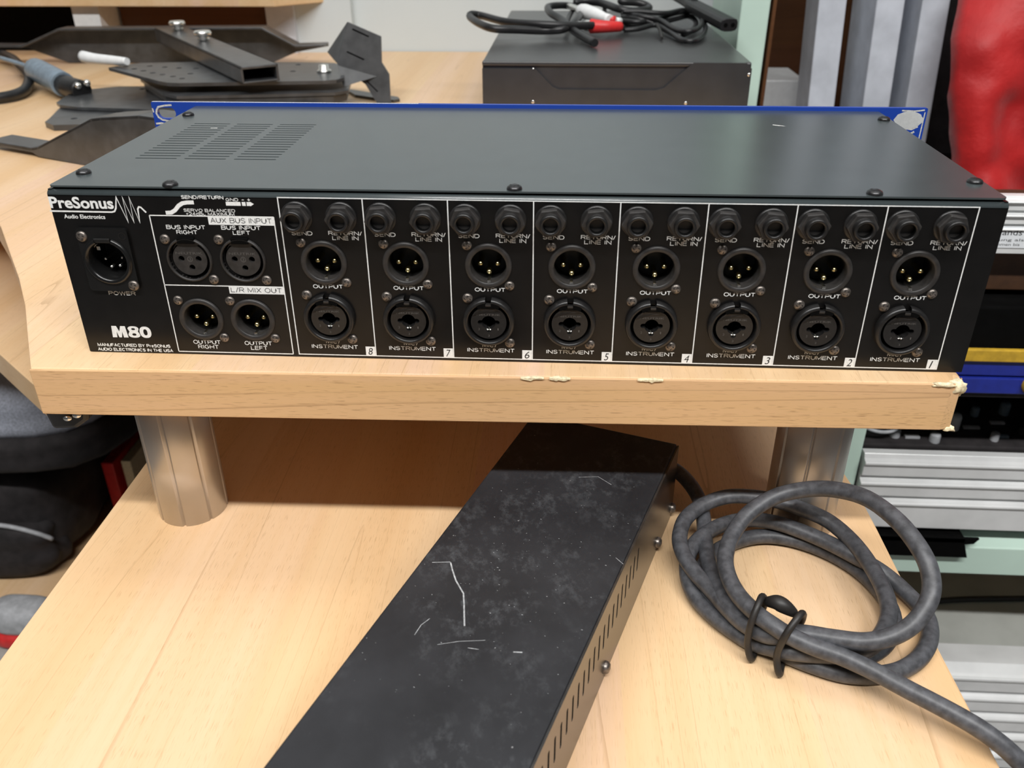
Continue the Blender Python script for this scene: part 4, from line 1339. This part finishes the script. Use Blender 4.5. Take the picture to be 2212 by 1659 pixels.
r0 = rail('ridged aluminium rail on the rack under the shelf, nearest the mint beam', 305, -246, 22.5, 3, 298, last=37, depth=14, chamfer=6)
r1 = rail('lowest ridged aluminium rail at the bottom right of the rack', 380, -506, 30, 5, 290)
r2 = rail('ridged aluminium rail with a white sticker beside the preamp', 310, -4, 11.0, 3, 300, last=25, depth=12, chamfer=5)
st = MB().box(340, 470, 300.4, 301.1, -45, -27.5).build('sticker', 'label_white', r2)
for s, x0, x1, z0, z1 in (('brands', 362, 384.5, -34.5, -29.5), ('endung als Spannungs', 357, 420, -40, -37.2), ('herkommen bis', 355, 385, -43.2, -41.0)):
    letter(st, s, x0, x1, z0, z1, 300.3, 'ink')
cr = thing('blue_crate', 'blue plastic crate with a yellow rim on the rack', 'crate', (600, 380, -182))
MB().box(318, 1000, 296, 520, -176, -161).build('body', 'crate_blue', cr, 1)
MB().box(318, 1000, 298, 520, -159.5, -144.5).build('lid', 'crate_blue', cr, 1)
MB().box(318, 1000, 294, 299, -144.3, -133).build('rim', 'crate_yellow', cr, 1)
MB().box(318, 1000, 300, 520, -144.3, -96).build('gap_shade_block', 'inside', cr, 2)  # black block added to fill the dark gap above the crate
MB().box(330, 990, 310, 510, -161.2, -159.3).build('seam', 'inside', cr)
MB().box(318, 1000, 300, 520, -182, -176.2).build('base', 'blackcloth', cr, 1)
MB().lathe([(0, 8), (7, 7), (9, 3), (9, 0)], (428, 296, -166), '-y', 16).build('catch', 'crate_yellow', cr)
o = MB().box(310, 1000, 425, 556, -328, -182.4).build('black_amplifier', 'blackcloth', None, 4)
tag(o, 'black equipment case under the blue crate', 'case')

mx = thing('mixer', 'black audio mixer with small knobs behind the aluminium rail', 'mixer', (500, 370, -329))
mb = MB().prism([(303.5, 344, -329), (303.5, 344, -262), (303.5, 418, -250), (303.5, 418, -329)], (500, 0, 0))
mb.build('body', 'blackcloth', mx, 2)


def on_mix(x, y):
    return (x, y, -262 + (y - 344) * 12 / 74.0)


for x, y, ww, hh, mname in ((372, 372, 34, 8, 'blue_grey'), (374, 395, 42, 6, 'blue_grey'), (368, 356, 14, 5, 'piping'), (430, 372, 16, 4, 'piping'), (458, 380, 14, 4, 'piping'), (455, 360, 12, 4, 'blue_grey')):
    z = on_mix(x, y)[2]
    MB().box(x - ww / 2, x + ww / 2, y - hh / 2, y + hh / 2, z - 1, z + 2.0).build('control_strip', mname, mx, 0.4)
for x, y, r, h, mname in ((412, 372, 6.2, 15, 'white_plastic'), (352, 358, 5, 8, 'piping'), (388, 352, 5, 8, 'piping'), (362, 385, 3.5, 8, 'cord'), (384, 386, 3.5, 8, 'cord'),
                          (440, 392, 4, 9, 'blue_grey'), (470, 396, 5, 12, 'blue_grey'), (488, 380, 5, 14, 'cord'), (446, 356, 4, 8, 'piping'), (475, 366, 4, 8, 'cord')):
    z = on_mix(x, y)[2]
    MB().lathe([(r, -1), (r, h * 0.8), (r * 0.85, h), (0, h)], (x, y, z), 'z', 16).build('knob', mname, mx)
pts = []
for i in range(20):
    a = 2 * math.pi * i / 20
    pts.append((330 + 21.5 * math.cos(a), 352 + 10 * math.sin(a) * 0.6, -237 - 4 * math.cos(a) + 11.5 * math.sin(a)))
o = MB().tube(pts, 1.9, 10, closed=True, sub=4).build('white_ring', 'piping')
tag(o, 'thin pale plastic ring leaning on the mixer by the rack upright', 'ring')
o = MB().prism([(318, 292, -332), (425, 292, -332), (421, 292, -338), (413, 292, -339), (419, 292, -355), (318, 292, -355)], (0, 3, 0)).build('black_clip', 'inside')
o2 = MB().box(318, 412, 292, 345, -337, -332.5).build('clip_ledge', 'inside', o)
tag(o, 'black sheet metal clip on the mint beam below the rail', 'clip')
o = MB().tube([(380, 420, -507.5), (404, 385, -507.5), (440, 392, -507.5), (500, 402, -507.5), (620, 410, -507.5)], 3.2, 10, sub=5).build('floor_cable', 'cord')
tag(o, 'thin black cable lying on the grey rack shelf', 'cable')
# ================================================================== LEFT SIDE BELOW THE DESK
ch_ = thing('office_chair', 'office chair with grey-blue fabric seat pushed under the side desk', 'chair', (-760, 610, -850))
MB().superbox((-770, 690, -340), (240, 232, 44), 5.0, 26, 0.02).build('seat', 'greycloth', ch_)
MB().superbox((-770, 688, -392), (245, 236, 36), 5.0, 22, 0.02).build('seat_shell', 'blackcloth', ch_)
MB().lathe([(26, -780), (26, -420), (0, -420)], (-770, 790, 0), 'z', 20).build('gas_column', 'cord', ch_)
for k in range(5):
    a = k * 2 * math.pi / 5 + 0.3
    MB().tube([(-770, 790, -790), (-770 + 100 * math.cos(a), 790 + 100 * math.sin(a), -800), (-770 + 165 * math.cos(a), 790 + 165 * math.sin(a), -815)], 16, 10, sub=3).build('base_leg', 'cord', ch_)
    MB().superbox((-770 + 170 * math.cos(a), 790 + 170 * math.sin(a), -832), (18, 18, 18), 2.5, 10).build('caster', 'cord', ch_)
bn = thing('low_bench', 'low wooden bench board beneath the desk at the left edge', 'bench', (-850, 560, -850))
MB().box(-1400, -540, 437, 715, -612, -600).build('bench_top', 'wood_desk', bn, 1)
for x in (-1380, -565):
    MB().box(x, x + 20, 470, 710, -850, -612.2).build('bench_side', 'wood_brown', bn)
bg = thing('black_bag', 'black fabric bag with pale grey piping on the low bench', 'bag', (-820, 600, -600))
MB().superbox((-870, 590, -515), (232, 112, 82), 7.0, 32, 0.04, 3.0).build('body', 'blackcloth', bg)
MB().superbox((-850, 498, -552), (205, 36, 46), 6.0, 28, 0.05, 5.0).build('front_pocket', 'blackcloth', bg)
MB().tube([(-900, 466, -506), (-760, 466, -505), (-710, 467, -503), (-682, 468, -506), (-655, 472, -518), (-640, 480, -534)], 3.0, 8, sub=5).build('piping', 'piping', bg)
o = MB().box(-624, -607, 600, 690, -599.8, -495).build('red_folder', 'red_plastic', None, 1)
tag(o, 'narrow red folder standing beside the black bag', 'folder')
o = MB().box(-594, -580, 600, 690, -599.8, -490).build('tan_folder', 'chip', None, 1)
tag(o, 'narrow tan folder standing beside the red folder', 'folder')
gb = MB().box(-1000, -560, 300, 435, -850, -636).build('grey_box', 'grey_mat', None, 3)
tag(gb, 'grey box on the floor in front of the low bench', 'box')
sh_ = thing('shoe', 'grey shoe-like object with red trim at the lower left edge', 'shoe', (-662, 400, -636))
MB().superbox((-655, 402, -594), (42, 24, 22), 2.8, 18, 0.05).build('upper', 'piping', sh_)
MB().superbox((-657, 400, -622), (40, 24, 13), 3.0, 16).build('sole', 'red_plastic', sh_)
